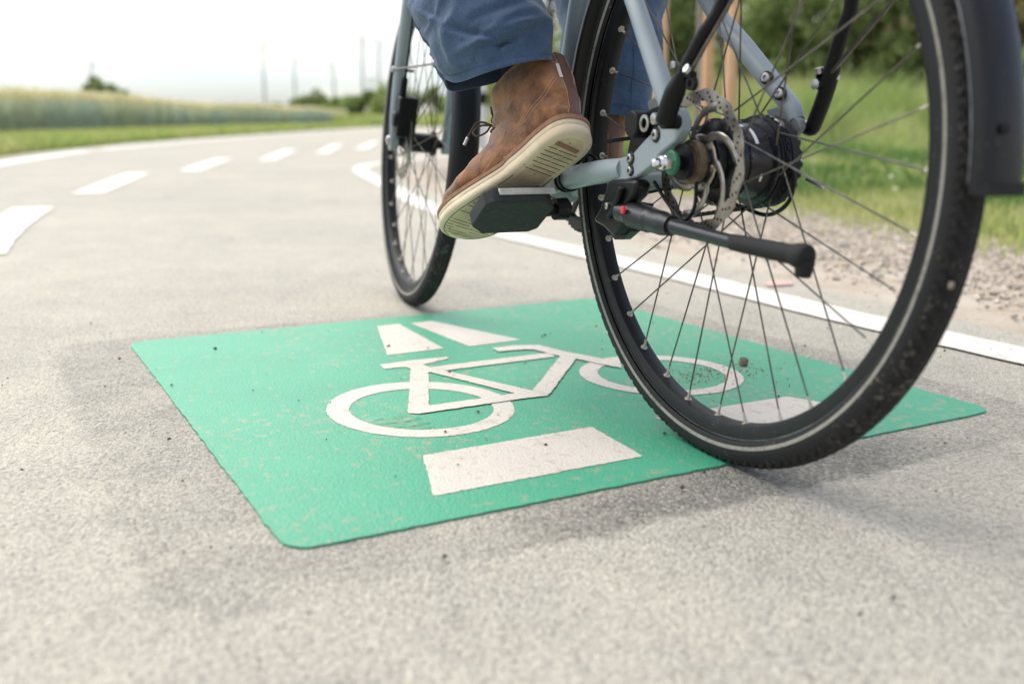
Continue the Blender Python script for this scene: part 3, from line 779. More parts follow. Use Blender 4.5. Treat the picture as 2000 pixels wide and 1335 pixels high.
# far bushes on the left horizon
farb = [(-24.0, 60.5, 3.1, 1.45, 0, 'round dark bush standing up behind the wheat at far left'),
        (-17.9, 92, 3.3, 1.9, 0, 'dark bush left of the pair near the masts'),
        (-14.6, 88, 2.7, 1.9, 1, 'lower bush right of the dark one near the masts'),
        (-21.8, 95, 2.1, 0.9, 0, 'tiny bush alone on the horizon left of the pair'),
        (-11.2, 80, 2.9, 1.6, 0, 'dark bush beside the masts left of the front wheel'),
        (-9.0, 78, 3.3, 1.7, 1, 'green bush seen at the left rim of the front wheel'),
        (-6.2, 76, 3.0, 2.0, 0, 'dark bush seen through the spokes of the front wheel'),
        (-3.2, 72, 3.2, 1.7, 1, 'green bush behind the front mudguard')]
for i, (x, y, h, r, k, lab) in enumerate(farb):
    tree('bush', x, y, h, r, k, lab, 'bush', 'bushes on the horizon', 200 + i, nclump=60, nleaf=90, leaf=0.15, lift=0.42)
n = 9000; y = 62 + 14 * rng.random(n); x = -11 + rng.random(n) * 12
o = fast_mesh('far_grass', blades(n, x, y, -0.035, rng.uniform(0.5, 0.95, n), rng.uniform(0.05, 0.1, n), 0.3), 3, M['verge'])
tag(o, 'green rough grass at the far end of the path', 'rough grass', kind='stuff')

# masts
M['mast'] = mat('mast_steel', (0.34, 0.36, 0.38), 0.6, 0.2)
def mast(px, ytop, Y, label, arm):
    X = (px - 1000) / FPX * Y
    H = CAMH + (243 - ytop) / FPX * Y * 1.0
    b = MB(); b.tube([(0, 0, 0), (0, 0, H)], [0.17, 0.13], seg=8)
    t = b.build('mast', M['mast']); t.location = (X, Y, -0.03)
    tag(t, label, 'mast', 'thin masts on the horizon')
    a = MB(); a.tube([(0, 0, H * 0.92), (arm, 0, H * 0.95)], 0.05, seg=6); a.tube([(0, 0, H * 0.80), (arm, 0, H * 0.95)], 0.04, seg=6)
    a.build('bracket', M['mast'], t)
for px, yt, Y, lab, arm in [(205, 132, 150, 'short mast rising behind the round bush at far left', 1.0), (530, 92, 150, 'tall thin mast above the wheat, leftmost of the distant row', 1.4),
        (588, 122, 170, 'mast standing above the pair of dark bushes', 1.4), (662, 132, 160, 'shorter mast right of the pair of dark bushes', -1.4),
        (717, 84, 120, 'tallest mast close to the front wheel', 1.5), (748, 92, 135, 'mast half hidden by the front tyre', 1.2), (731, 160, 170, 'small mast between the two tall ones near the front wheel', 1.2)]:
    mast(px, yt, Y, lab, arm)

# wooden stakes round a young tree
M['stakewood'] = mat('stake_wood', (0.74, 0.47, 0.26), 0.75, var=(0.64, 0.39, 0.21), vscale=9, bump=0.002, bscale=60)
def stake(px, Y, label):
    X = (px - 1000) / FPX * Y
    b = MB(); b.lathe([(0, 0.037), (1.95, 0.037), (1.99, 0.033), (2.0, 0.0)], axis=(0, 0, 1), seg=20)
    o = b.build('wooden_stake', M['stakewood']); o.location = (X, Y, -0.035)
    o.rotation_euler = (radians(random.uniform(-1, 1)), radians(random.uniform(-.6, .6)), 0)
    return tag(o, label, 'stake', 'wooden stakes round the young tree')
stake(1283, 6.6, 'left wooden stake beside the far trouser leg'); stake(1371, 6.9, 'middle wooden stake right beside the thin pale trunk'); stake(1413, 6.4, 'right wooden stake of the three, nearest the frame tube')
yt = empty('young_tree'); yt.location = ((1350 - 1000) / FPX * 6.75, 6.75, -0.035)
tag(yt, 'thin young tree with a pale trunk between the wooden stakes', 'young tree')
b = MB(); b.tube([(0, 0, 0), (0.01, 0, 0.8), (-0.02, 0.01, 1.6), (0.0, 0, 2.6)], [0.022, 0.019, 0.016, 0.008], seg=10); b.build('trunk', M['palebark'], yt)
crown_mesh('crown', yt, (0, 0, 2.7), (0.55, 0.55, 0.6), 40, 60, 0.045, LEAF[1], 77)
# roadside post
rp = empty('roadside_post'); rp.location = (-0.42, 14.5, -0.03)
tag(rp, 'pale roadside marker post seen between the front tyre and the shoe', 'post')
b = MB(); b.prism([(-0.06, -0.03, 0), (0.06, -0.03, 0), (0.05, 0.04, 0), (-0.05, 0.04, 0)], (0, 0, 0.93)); b.build('body', mat('post_plastic', (0.62, 0.63, 0.60), 0.6), rp, recalc=True)
b = MB(); b.box((0, 0.0, 0.72), (0.128, 0.085, 0.16)); b.build('black_band', M['black'], rp)
# ------------------------------------------------------------------ the bicycle
R0 = 0.35
BD = Vector((-0.40890816, 0.91257554, 0.0)); BU = Vector((0.00623307, 0.00279292, 0.99997667)); BL_ = Vector((-0.91255425, -0.40889863, 0.0068302))
def frame_mat(o, d, l, u):
    return Matrix(((d[0], l[0], u[0], o[0]), (d[1], l[1], u[1], o[1]), (d[2], l[2], u[2], o[2]), (0, 0, 0, 1)))
REAR_C = Vector((0.24773222, 1.16918631, 0.34999184))
MR = frame_mat(REAR_C, BD, BL_, BU)                       # rear axle frame: x forward, y left, z up
MFW = frame_mat(Vector((-0.1992249, 2.21278686, 0.34874417)), Vector((-0.30870168, 0.95115891, 0.0)), Vector((-0.94774608, -0.30759404, 0.08463619)), Vector((0.08050246, 0.02612733, 0.99641192)))
MRi = MR.inverted()
def U(px, py, lat):
    """point of the bicycle lying at sideways distance lat from its middle plane"""
    d = MRi.to_3x3() @ Vector(ray(px, py)); o = MRi @ Vector((0, 0, CAMH))
    t = (lat - o.y) / d.y
    return o + d * t
def UD(px, py, depth):
    d = ray(px, py)
    return MRi @ (Vector((0, 0, CAMH)) + Vector(d) * depth)

bike = empty('bicycle')
bike.matrix_world = MR @ Matrix.Translation((0, 0, -R0))
tag(bike, 'pale blue city bicycle with black mudguards ridden over the green square', 'bicycle')
T0 = Matrix.Translation((0, 0, R0))                       # axle height inside the bicycle
MFL = T0 @ MRi @ MFW                                      # front wheel frame inside the bicycle

def tyre_mesh(seg=870):
    prof = []      # (lateral, radius, band)
    nP = 40
    rc, rm = 0.3305, 0.0188
    for j in range(nP + 1):
        a = radians(-205 + 50) + (radians(360 - 100)) * j / nP   # opening towards the rim
        prof.append(a)
    b = MB()
    V = []; F = []; MI = []
    A = [radians(-35 - 90 + 250 * 0) for _ in (0,)]
    angs = [radians(-128 + 256 * j / nP) for j in range(nP + 1)]  # 0 = outward
    for i in range(seg):
        th = 2 * pi * i / seg
        for a in angs:
            r = rm
            dg = abs(math.degrees(a))
            if dg < 62:
                s = i * 2 * pi * 0.35 / seg
                latp = a / radians(62)
                # blocks: a plain centre band, chevron shoulders
                if dg < 12: k = 0.0010 if (i % 6) > 1 else -0.0004
                elif dg < 20: k = -0.0002
                elif dg < 46: k = 0.0012 if ((i + int(dg * 0.16)) % 6) > 1 else -0.0010
                elif dg < 51: k = -0.0001
                else: k = 0.0008 if (i % 4) > 1 else -0.0005
                r += k
            rad = rc + r * cos(a) * 1.04; lat = r * sin(a)
            V.append((rad * cos(th), lat, rad * sin(th)))
    n = nP + 1
    for i in range(seg):
        for j in range(nP):
            F.append((i * n + j, i * n + j + 1, ((i + 1) % seg) * n + j + 1, ((i + 1) % seg) * n + j))
            dg = abs(math.degrees((angs[j] + angs[j + 1]) / 2))
            MI.append(1 if dg < 62 else (2 if 93 < dg < 106 else 0))
    b.v = V; b.f = F; b.m = MI
    return b

def rim_mesh():
    b = MB()
    # closed cross-section (lateral, radius)
    sec = [(-0.0115, 0.3185), (-0.0120, 0.3180), (-0.0120, 0.3060), (-0.0100, 0.3015), (-0.0050, 0.2996), (0.0050, 0.2996), (0.0100, 0.3015), (0.0120, 0.3060), (0.0120, 0.3180), (0.0115, 0.3185), (0.0098, 0.3180), (0.0090, 0.3090), (-0.0090, 0.3090), (-0.0098, 0.3180)]
    seg = 160
    R = [[(r * cos(2 * pi * i / seg), l, r * sin(2 * pi * i / seg)) for l, r in sec] for i in range(seg)]
    b.rings(R, closed=True)
    for k in range(len(b.f)):
        j = k % len(sec)
        b.m[k] = 0
    # a thin worn bright edge along both flanges
    for sgn in (-1, 1):
        b.rings([[((0.3176 + dr) * cos(2 * pi * i / seg), sgn * (0.01225 + dl), (0.3176 + dr) * sin(2 * pi * i / seg)) for dl, dr in ((-.0003, -.0006), (.0003, -.0006), (.0003, .0006), (-.0003, .0006))] for i in range(seg)], closed=True, mi=1)
    return b

def make_wheel(frame, phase, flange_r, fl, fr, hub_c=0.0):
    wn = empty('wheel', bike, frame)
    ty = tyre_mesh().build('tyre', [M['rubber'], M['tread'], M['stripe']], wn, smooth=30)
    rim_mesh().build('rim', [M['rim'], M['rimedge']], wn, smooth=30)
    for k in range(32):
        th = radians(phase + 11.25 * k)
        side = fl if k % 2 else -fr
        off = radians(50) if (k // 2) % 2 else -radians(50)
        hp = Vector((flange_r * cos(th + off), side + (0.003 if (k // 2) % 2 else -0.003), flange_r * sin(th + off)))
        rl = 0.0018 if k % 2 else -0.0018
        rp = Vector((0.2992 * cos(th), rl, 0.2992 * sin(th)))
        d = (hp - rp).normalized()
        b = MB()
        b.tube([rp + d * 0.006, hp], 0.0010, seg=6, mi=0)
        b.tube([rp - d * 0.001, rp + d * 0.0028, rp + d * 0.003, rp + d * 0.013], [0.0025, 0.0025, 0.0018, 0.0015], seg=8, mi=1)
        # eyelet washer sitting on the rim bed
        rad = Vector((cos(th), 0, sin(th)))
        b.lathe([(0, 0.0048), (0.0009, 0.0046), (0.0012, 0.003)], rp - rad * -0.0012, -rad, seg=10, mi=1)
        b.build('spoke', [M['spoke'], M['nipple']], wn, smooth=40)
    return wn

wr = make_wheel(T0, -0.4, 0.045, 0.021, 0.034)
# hub of the rear wheel
b = MB()
b.lathe([(-0.052, 0.030), (-0.050, 0.046), (-0.046, 0.050), (-0.030, 0.050), (-0.028, 0.044), (-0.012, 0.0425), (-0.002, 0.0425), (0.002, 0.044), (0.003, 0.0425), (0.006, 0.0425), (0.007, 0.044), (0.012, 0.044), (0.014, 0.049), (0.021, 0.049), (0.023, 0.045), (0.025, 0.030), (0.033, 0.028), (0.034, 0.033), (0.0365, 0.033), (0.037, 0.024), (0.046, 0.0225)], seg=56)
b.build('hub', dusty('hub_black', (0.016, 0.016, 0.018), amount=0.18, scale=60, rough=0.25, metal=0.4), wr)
for a0, a1, la, lb in ((118, 150, -0.012, -0.008), (128, 140, -0.024, -0.018), (100, 112, -0.006, -0.001), (196, 208, -0.020, -0.014)):
    q = MB(); R = []
    for i in range(9):
        a = radians(a0 + (a1 - a0) * i / 8)
        R.append([(r * cos(a), l, r * sin(a)) for l, r in ((la, 0.0424), (lb, 0.0424), (lb, 0.0429), (la, 0.0429))])
    q.rings(R); q.build('printed_mark', M['whitemark'], wr)
b = MB()  # rear belt sprocket
def toothed(b, lat, w_, r, teeth, h, org=(0, 0, 0), inner=None, mi=0):
    n = teeth * 4; R = []
    rr = lambda j: r + (h if (j % 4) in (0, 1) else 0)
    inner = inner if inner else r * 0.55
    o = Vector(org)
    vs = []
    for L_ in (lat - w_ / 2, lat + w_ / 2):
        for j in range(n):
            a = 2 * pi * j / n; vs.append(o + Vector((rr(j) * cos(a), L_, rr(j) * sin(a))))
        for j in range(n):
            a = 2 * pi * j / n; vs.append(o + Vector((inner * cos(a), L_, inner * sin(a))))
    fs = []
    for j in range(n):
        k = (j + 1) % n
        fs += [(j, k, 2 * n + k, 2 * n + j), (n + j, 3 * n + j, 3 * n + k, n + k), (j, n + j, n + k, k), (2 * n + j, 2 * n + k, 3 * n + k, 3 * n + j)]
    b.add(vs, fs, mi)
toothed(b, -0.058, 0.012, 0.047, 24, 0.0035, inner=0.02)
b.lathe([(-0.067, 0.030), (-0.066, 0.043), (-0.065, 0.043), (-0.064, 0.030)], seg=48)
toothed(b, -0.0425, 0.0022, 0.0515, 36, 0.0022, inner=0.03)
for q_ in range(5): b.lathe([(-0.034 - q_ * 0.0035, 0.0505), (-0.0348 - q_ * 0.0035, 0.0525), (-0.0362 - q_ * 0.0035, 0.0525), (-0.037 - q_ * 0.0035, 0.0505)], seg=48)
b.build('sprocket', M['blackmetal'], wr, recalc=True)
# left stack of washers, nuts
b = MB()
b.lathe([(0.045, 0.0235), (0.047, 0.0245), (0.0535, 0.0245), (0.054, 0.021), (0.056, 0.021), (0.0565, 0.0165), (0.060, 0.0165)], seg=36, mi=0)
b.lathe([(0.0605, 0.020), (0.0655, 0.020), (0.066, 0.014)], seg=30, mi=1)
b.lathe([(0.066, 0.0085), (0.0775, 0.0085)], seg=20, mi=1)
b.build('bearing_cone', [M['rust'], M['black']], wr)
def axle_nut(sg, washer):
    q = MB()
    q.lathe([(sg * 0.0745, 0.0128), (sg * 0.0752, 0.0135), (sg * 0.079, 0.0135), (sg * 0.0797, 0.0125)], seg=24, mi=1)
    q.lathe([(sg * 0.0798, 0.0092), (sg * 0.0875, 0.0092)], seg=6, mi=0)
    q.lathe([(sg * 0.0876, 0.0078), (sg * 0.0915, 0.0074), (sg * 0.0918, 0.0056), (sg * 0.0985, 0.0054), (sg * 0.101, 0.0042), (sg * 0.102, 0.0)], seg=20, mi=0)
    o = q.build('axle_nut', [M['chrome'], washer], wr, smooth=30, recalc=True)
axle_nut(1, M['green']); axle_nut(-1, M['bluew'])
# brake rotor
def rotor(lat, parent, r=0.080):
    b = MB(); seg = 180; t_ = 0.0010
    def rout(a): return r + 0.0014 * sin(a * 12)
    R = []
    for i in range(seg):
        a = 2 * pi * i / seg
        ri = r - 0.0135 + 0.0015 * sin(a * 12 + 1.5)
        R.append([(rad * cos(a), lat + z, rad * sin(a)) for rad, z in ((ri, -t_), (rout(a), -t_), (rout(a), t_), (ri, t_))])
    b.rings(R, closed=True)
    for k in range(6):
        a0 = 2 * pi * k / 6
        pts = []
        for s in range(9):
            q = s / 8; rad = 0.029 + (r - 0.0125 - 0.029) * q; a = a0 + 0.95 * q ** 1.2
            pts.append((rad * cos(a), lat, rad * sin(a)))
        b.tube(pts, [0.0056] * 2 + [0.0044] * 5 + [0.0056] * 2, seg=8, squash=((0, 1, 0), 0.28))
        # link to the neighbour arm
        a1 = a0 + 2 * pi / 6
        b.tube([(0.029 * cos(a0), lat, 0.029 * sin(a0)), (0.0275 * cos(a0 + .5), lat, 0.0275 * sin(a0 + .5)), (0.029 * cos(a1), lat, 0.029 * sin(a1))], 0.0042, seg=8, squash=((0, 1, 0), 0.28))
        bo = (0.024 * cos(a0 + .26), lat + 0.0006, 0.024 * sin(a0 + .26))
        b.lathe([(0, 0.0042), (0.0026, 0.0040), (0.003, 0.002)], bo, (0, 1, 0), seg=10)
    # vent holes: short black plugs on the solid ring, hole shade as colour
    o = b.build('brake_rotor', M['rotor'], parent, smooth=35)
    h = MB()
    for k in range(24):
        a = 2 * pi * (k + 0.5) / 24
        for rr_, da in ((r - 0.0035, 0.0), (r - 0.0075, 0.07), (r - 0.0112, 0.14)):
            c_ = Vector((rr_ * cos(a + da), lat - t_ - 0.0003, rr_ * sin(a + da)))
            h.lathe([(0, 0.0016), (2 * t_ + 0.0006, 0.0016)], c_, (0, 1, 0), seg=8)
    h.build('vent_hole_plugs', M['black'], o)["kind"] = 'stuff'
    return o
rotor(0.0395, wr)
# mud lump stuck on a spoke and one on the tyre
p_ = MRi @ Vector((0, 0, 0))
c_ = U(1452, 707, -0.004)
b = MB(); b.lathe([(-0.0045, 0.003), (-0.004, 0.0055), (0.003, 0.0058), (0.0045, 0.003)], c_, (0.3, 1, 0.1), seg=14); b.build('spoke_magnet', dusty('mud_lump', (0.10, 0.08, 0.055), amount=0.6, scale=300, rough=0.9), wr)
c_ = U(1858, 557, 0.012)
b = MB(); b.lathe([(-0.002, 0.0015), (-0.0015, 0.0033), (0.0015, 0.0033), (0.002, 0.0015)], c_, (0.5, 0.9, 0.1), seg=12); b.build('stone_chip', dusty('clay_chip', (0.20, 0.18, 0.14), amount=0.3, scale=200, rough=0.9), wr)
# valve
b = MB(); a = radians(129); b.tube([(0.299 * cos(a), 0, 0.299 * sin(a)), (0.262 * cos(a), 0, 0.262 * sin(a))], [0.0028, 0.0024], seg=10); b.build('valve', M['black'], wr)

wf = make_wheel(MFL, 3.5, 0.022, 0.024, 0.028)
b = MB()
b.lathe([(-0.050, 0.009), (-0.040, 0.010), (-0.036, 0.018), (-0.032, 0.027), (-0.026, 0.027), (-0.024, 0.021), (0.018, 0.021), (0.022, 0.027), (0.027, 0.027), (0.030, 0.020), (0.040, 0.012), (0.050, 0.010)], seg=36)
b.lathe([(-0.068, 0.007), (-0.050, 0.007)], seg=16); b.lathe([(0.050, 0.007), (0.066, 0.007)], seg=16)
b.build('hub', M['blackmetal'], wf)
rotor(0.036, wf)

# ---- mudguards: curved channel swept round the wheel
def mudguard(frame, a0, a1, r, width, parent=bike, label=None):
    b = MB(); n = 90; R = []
    sec = [(-width / 2, -0.016), (-width / 2 + .0015, -0.008), (-width * .40, -0.0025), (-width * .22, 0.0), (0, 0.0012), (width * .22, 0.0), (width * .40, -0.0025), (width / 2 - .0015, -0.008), (width / 2, -0.016)]
    sec = sec + [(l * 0.94, q - 0.0016) for l, q in reversed(sec)]
    for i in range(n):
        a = radians(a0 + (a1 - a0) * i / (n - 1))
        R.append([((r + q) * cos(a), l, (r + q) * sin(a)) for l, q in sec])
    b.rings(R)
    # bright trim rails along both edges
    for s in (-1, 1):
        b.tube([((r - 0.0165) * cos(radians(a0 + (a1 - a0) * i / 89)), s * width / 2, (r - 0.0165) * sin(radians(a0 + (a1 - a0) * i / 89))) for i in range(90)], 0.0010, seg=6, mi=1)
    o = b.build('mudguard', [M['fender'], M['rimedge']], parent, smooth=50, mat4=frame, recalc=True)
    if label: o["label"] = label
    return o
mudguard(T0, -5, 180.6, 0.376, 0.050, label='rear black mudguard')
# rubber flap edge of the rear mudguard
b = MB(); R = []
for i in range(6):
    a = radians(180.5 + i * 0.30)
    R.append([((0.376 + q) * cos(a), l * 0.92, (0.383 + q) * sin(a)) for l, q in ((-0.029, -0.014), (-0.022, 0.001), (0, 0.003), (0.022, 0.001), (0.029, -0.014), (0.022, -0.004), (0, -0.002), (-0.022, -0.004))])
b.rings(R); b.build('mudguard_flap', M['rubber'], bike, mat4=T0, recalc=True)
c_ = U(1957, 222, 0.018)
b = MB(); b.lathe([(0, 0.0045), (0.002, 0.0042), (0.003, 0.002)], (-0.3765, 0.010, 0.04), (-1, 0.3, 0.1), seg=14); b.build('rivet', M['blackmetal'], bike, mat4=T0)
mudguard(MFL, 62, 201, 0.379, 0.054, label='front black mudguard')

# ---- frame
def P3(v): return Vector((v[0], v[1], v[2]))
BBc = Vector((0.45, 0, -0.058)); ST_dir = Vector((-sin(radians(17)), 0, cos(radians(17))))
seat_top = BBc + ST_dir * 0.50
head_lo = MRi @ MFW @ Vector((-0.105, 0, 0.425)); head_hi = MRi @ MFW @ Vector((-0.155, 0, 0.575))
b = MB()
b.tube([BBc - ST_dir * 0.0, BBc + ST_dir * 0.25, seat_top], [0.0185, 0.0180, 0.0170], seg=32)
b.tube([BBc + Vector((0.0, 0, 0.0)), BBc.lerp(head_lo, 0.5), head_lo + (head_hi - head_lo) * 0.15], [0.024, 0.024, 0.024], seg=32)
b.tube([seat_top - ST_dir * 0.03, head_lo.lerp(head_hi, 0.8)], 0.0165, seg=28)
b.tube([head_lo, head_hi], 0.023, seg=32)
b.lathe([(-0.036, 0.021), (0.036, 0.021)], BBc, (0, 1, 0), seg=32)
# left chain stay: slim by the wheel, swelling towards the crank
cs = [U(1222, 330, 0.0655), U(1186, 334, 0.0655), U(1150, 340, 0.063), U(1110, 349, 0.058), U(1078, 357, 0.050), Vector((0.415, 0.034, -0.052)), Vector((0.45, 0.026, -0.055))]
b.tube(catmull(cs, 24), list(np.interp(np.linspace(0, 1, 24), [0, .2, .5, 1], [0.0135, 0.0150, 0.0155, 0.0165])), seg=28, cap=True)
# left seat stay
ssl = [U(1311, 222, 0.066), U(1298, 180, 0.0655), U(1268, 90, 0.063), U(1238, 0, 0.060), Vector((0.235, 0.045, 0.305)), Vector((0.315, 0.022, 0.392))]
b.tube(catmull(ssl, 26), list(np.interp(np.linspace(0, 1, 26), [0, .25, 1], [0.0105, 0.0118, 0.0105])), seg=24)
# right stays, mirrored in shape
ssr = [U(1556, 235, -0.080), U(1548, 212, -0.080), U(1522, 180, -0.079), U(1498, 150, -0.077), U(1450, 88, -0.073), U(1392, 16, -0.069), Vector((0.235, -0.050, 0.305)), Vector((0.315, -0.022, 0.392))]
b.tube(catmull(ssr, 34), list(np.interp(np.linspace(0, 1, 34), [0, .2, .45, 1], [0.0095, 0.0110, 0.0128, 0.0110])), seg=24)
csr = [Vector((0.03, -0.076, -0.012)), Vector((0.10, -0.075, -0.022)), Vector((0.25, -0.066, -0.035)), Vector((0.415, -0.036, -0.052)), Vector((0.45, -0.026, -0.055))]
b.tube(catmull(csr, 20), list(np.interp(np.linspace(0, 1, 20), [0, 1], [0.0120, 0.0165])), seg=24)
fr_o = b.build('frame', M['blue'], bike, smooth=50, mat4=T0)
# left drop-out plate
def plate(name, pxs, lat, thick, mt, parent=fr_o, bev=0.0022):
    q = MB(); q.prism([U(x, y, lat) for x, y in pxs], (0, -thick, 0))
    return q.build(name, mt, parent, smooth=35, bevel=bev, recalc=True)
plate('dropout', [(1178, 318), (1205, 310), (1224, 305), (1238, 297), (1250, 283), (1262, 270), (1276, 256), (1290, 238), (1298, 214), (1322, 210), (1330, 236), (1329, 254), (1318, 276), (1300, 291), (1288, 300), (1279, 318), (1262, 331), (1240, 347), (1222, 352), (1182, 353)], 0.074, 0.015, M['blue'])
# raised rib on the plate and its bolts
def bolt(px, py, lat, r=0.0052, parent=fr_o, m_=None, rec=True):
    c = U(px, py, lat); q = MB()
    q.lathe([(-0.002, r * 1.45), (0.0004, r * 1.5), (0.0008, r * 1.2)], c, (0, 1, 0), seg=20, mi=1)
    q.lathe([(0.0008, r), (0.003, r * 0.95), (0.0036, r * 0.75), (0.0036, r * 0.42), (0.0010, r * 0.40)], c, (0, 1, 0), seg=18, mi=0)
    q.lathe([(0.0012, r * 0.40), (0.0014, 0)], c, (0, 1, 0), seg=12, mi=1)
    return q.build('bolt', [m_ or M['steel'], M['blackmetal']], parent, smooth=40)
for x, y, r in ((1232, 309, .0056), (1197, 337, .0048), (1232, 333, .0048), (1281, 263, .0062)):
    bolt(x, y, 0.0742, r)
# right drop-out, dark and pale pieces
plate('dropout', [(1494, 214), (1530, 205), (1560, 235), (1563, 250), (1548, 268), (1535, 300), (1538, 330), (1512, 322), (1508, 290), (1495, 262), (1506, 240)], -0.072, 0.010, dusty('grey_dropout', (0.16, 0.18, 0.19), amount=0.35, scale=60, rough=0.5))
for x, y in ((1497, 152), (1523, 183)):
    q = MB(); c = U(x, y, -0.066)
    dr = Vector((-0.35, 1.0, 0.1)).normalized()
    q.lathe([(-0.004, 0.0075), (0.0012, 0.0078), (0.0016, 0.0064)], c, dr, seg=22, mi=1); q.lathe([(0.0016, 0.0058), (0.0036, 0.0055), (0.0040, 0.0042), (0.0040, 0.0024), (0.0018, 0.0022)], c, dr, seg=20, mi=0)
    q.build('bolt', [M['steel'], M['black']], fr_o)
# cable ties and brake hose on the chain stay
b = MB()
c0 = U(1110, 349, 0.058); dr = (U(1078, 357, 0.050) - U(1150, 340, 0.063)).normalized()
for s_, w_ in ((-0.006, 0.0035), (0.008, 0.0022)):
    b.lathe([(s_ - w_ / 2, 0.0172), (s_ - w_ / 2, 0.0184), (s_ + w_ / 2, 0.0184), (s_ + w_ / 2, 0.0172)], c0, dr, seg=30)
b.build('cable_tie', M['black'], fr_o)
b = MB()
b.tube(catmull([U(1120, 330, 0.060), U(1135, 312, 0.052), U(1150, 302, 0.040), U(1165, 312, 0.034), U(1172, 330, 0.034), (0.20, 0.040, -0.02)], 20), 0.0024, seg=10)
b.tube(catmull([U(1185, 372, 0.02), (0.15, 0.0, -0.075), (0.30, -0.01, -0.095), (0.42, 0.0, -0.095)], 20), 0.0022, seg=10)
b.build('brake_hose', M['black'], fr_o)
# brake caliper behind the left drop-out
cal = MB()
cal.prism([U(x, y, 0.058) for x, y in [(1225, 300), (1232, 262), (1248, 232), (1272, 212), (1292, 205), (1305, 225), (1300, 262), (1270, 285), (1250, 308)]], (0, -0.030, 0))
cal.lathe([(-0.002, 0.016), (0.020, 0.016), (0.0215, 0.0145)], U(1262, 243, 0.058), (0, 1, 0), seg=30)
co = cal.build('brake_caliper', M['black'], bike, smooth=35, bevel=0.003, mat4=T0, recalc=True)
q = MB(); c = U(1259, 241, 0.0805)
q.lathe([(0, 0.0062), (0.0, 0.0098), (0.0012, 0.0098), (0.0014, 0.0062), (0, 0.0062)], c, (0, 1, 0), seg=30, cap=False); q.build('ring', M['steel'], co)
q = MB(); q.prism([U(x, y, 0.05) for x, y in [(1262, 200), (1276, 188), (1290, 192), (1286, 216), (1268, 226)]], (0, -0.018, 0)); q.build('caliper_lever', dusty('grey_plastic', (0.12, 0.125, 0.13), amount=0.2, scale=90, rough=0.45), co, bevel=0.003, recalc=True)

# more of the gear hub: cable anchor, hose loops and a chain tug with its screw
b = MB()
b.tube(catmull([(0.02, -0.040, -0.058), (0.05, -0.030, -0.040), (0.09, -0.045, -0.028), (0.16, -0.055, -0.035), (0.30, -0.050, -0.060)], 24), 0.0024, seg=10)
b.tube(catmull([(-0.010, 0.050, -0.020), (-0.014, 0.054, -0.050), (0.010, 0.052, -0.066), (0.045, 0.050, -0.050), (0.07, 0.055, -0.025)], 24), 0.0022, seg=10)
b.tube(catmull([(-0.05, -0.040, 0.012), (-0.056, -0.048, -0.015), (-0.040, -0.055, -0.045), (0.0, -0.058, -0.062), (0.05, -0.056, -0.055)], 24), 0.0026, seg=10)
b.build('gear_cable', M['black'], bike, smooth=60, mat4=T0)
b = MB()
b.tube([(-0.052, -0.070, -0.018), (-0.080, -0.071, -0.026)], 0.0026, seg=10); b.build('tension_screw', M['steel'], fr_o)
b = MB()
b.prism([(-0.046, -0.050, 0.020), (-0.030, -0.050, 0.045), (-0.012, -0.050, 0.052), (-0.014, -0.050, 0.038), (-0.032, -0.050, 0.016)], (0, 0.006, 0))
b.build('cable_anchor', M['steel'], wr, bevel=0.001, recalc=True)

# ---- rack legs
def rack_leg(pts, lat, rad, label=None):
    q = MB(); q.tube(catmull(pts, 30), rad, seg=20)
    o = q.build('rack_leg', M['black'], bike, smooth=60, mat4=T0); 
    if label: o["label"] = label
    return o
l1 = [U(1299, 238, 0.090), U(1312, 196, 0.090), U(1332, 150, 0.088), U(1372, 72, 0.081), U(1414, 0, 0.075), Vector((-0.105, 0.066, 0.26)), Vector((-0.11, 0.05, 0.42))]
lo = rack_leg(l1, 0, list(np.interp(np.linspace(0, 1, 30), [0, .24, .34, 1], [0.0112, 0.0112, 0.0082, 0.0074])))
q = MB(); q.lathe([(-0.016, 0.008), (0.004, 0.008), (0.0045, 0.006)], U(1300, 238, 0.090), (0, 1, 0), seg=20); q.build('foot', M['black'], lo)
q = MB(); q.lathe([(0, 0.0066), (0.0035, 0.0062), (0.004, 0.004)], U(1281, 232, 0.095), (0, 1, 0), seg=18); q.build('bolt', M['steel'], lo)
q = MB(); cc = U(1342, 145, 0.088)
q.tube([cc + Vector((0, 0, 0)), cc + Vector((-0.012, 0, -0.002))], 0.0045, seg=12, mi=0)
q.lathe([(-0.003, 0.0042), (-0.003, 0.0075), (0.003, 0.0075), (0.003, 0.0042), (-0.003, 0.0042)], cc + Vector((-0.010, 0, -0.010)), (0, 1, 0), seg=18, mi=0, cap=False)
q.lathe([(0, 0.005), (0.004, 0.0045)], cc + Vector((-0.008, 0.004, 0.004)), (0, 1, 0.5), seg=12, mi=1)
q.lathe([(0, 0.005), (0.004, 0.0045)], U(1316, 128, 0.094), (0.3, 1, 0), seg=12, mi=1)
q.build('stay_clamp', [M['black'], M['steel']], lo)
r1 = [U(1566, 248, -0.090), U(1584, 252, -0.090), U(1594, 232, -0.090), U(1616, 172, -0.088), U(1634, 100, -0.083), U(1650, 50, -0.080), U(1664, 0, -0.077), Vector((-0.105, -0.066, 0.26)), Vector((-0.11, -0.05, 0.42))]
lo = rack_leg(r1, 0, list(np.interp(np.linspace(0, 1, 30), [0, .15, .42, .5, 1], [0.006, 0.0088, 0.0092, 0.0078, 0.0072])))
q = MB(); cc = U(1604, 158, -0.085)
q.tube([cc, cc + Vector((-0.004, 0.004, 0.006))], 0.006, seg=12, mi=0)
q.lathe([(0, 0.0062), (0.006, 0.0058), (0.0065, 0.003)], cc + Vector((0, 0.004, -0.004)), (-0.2, 1, 0), seg=16, mi=1)
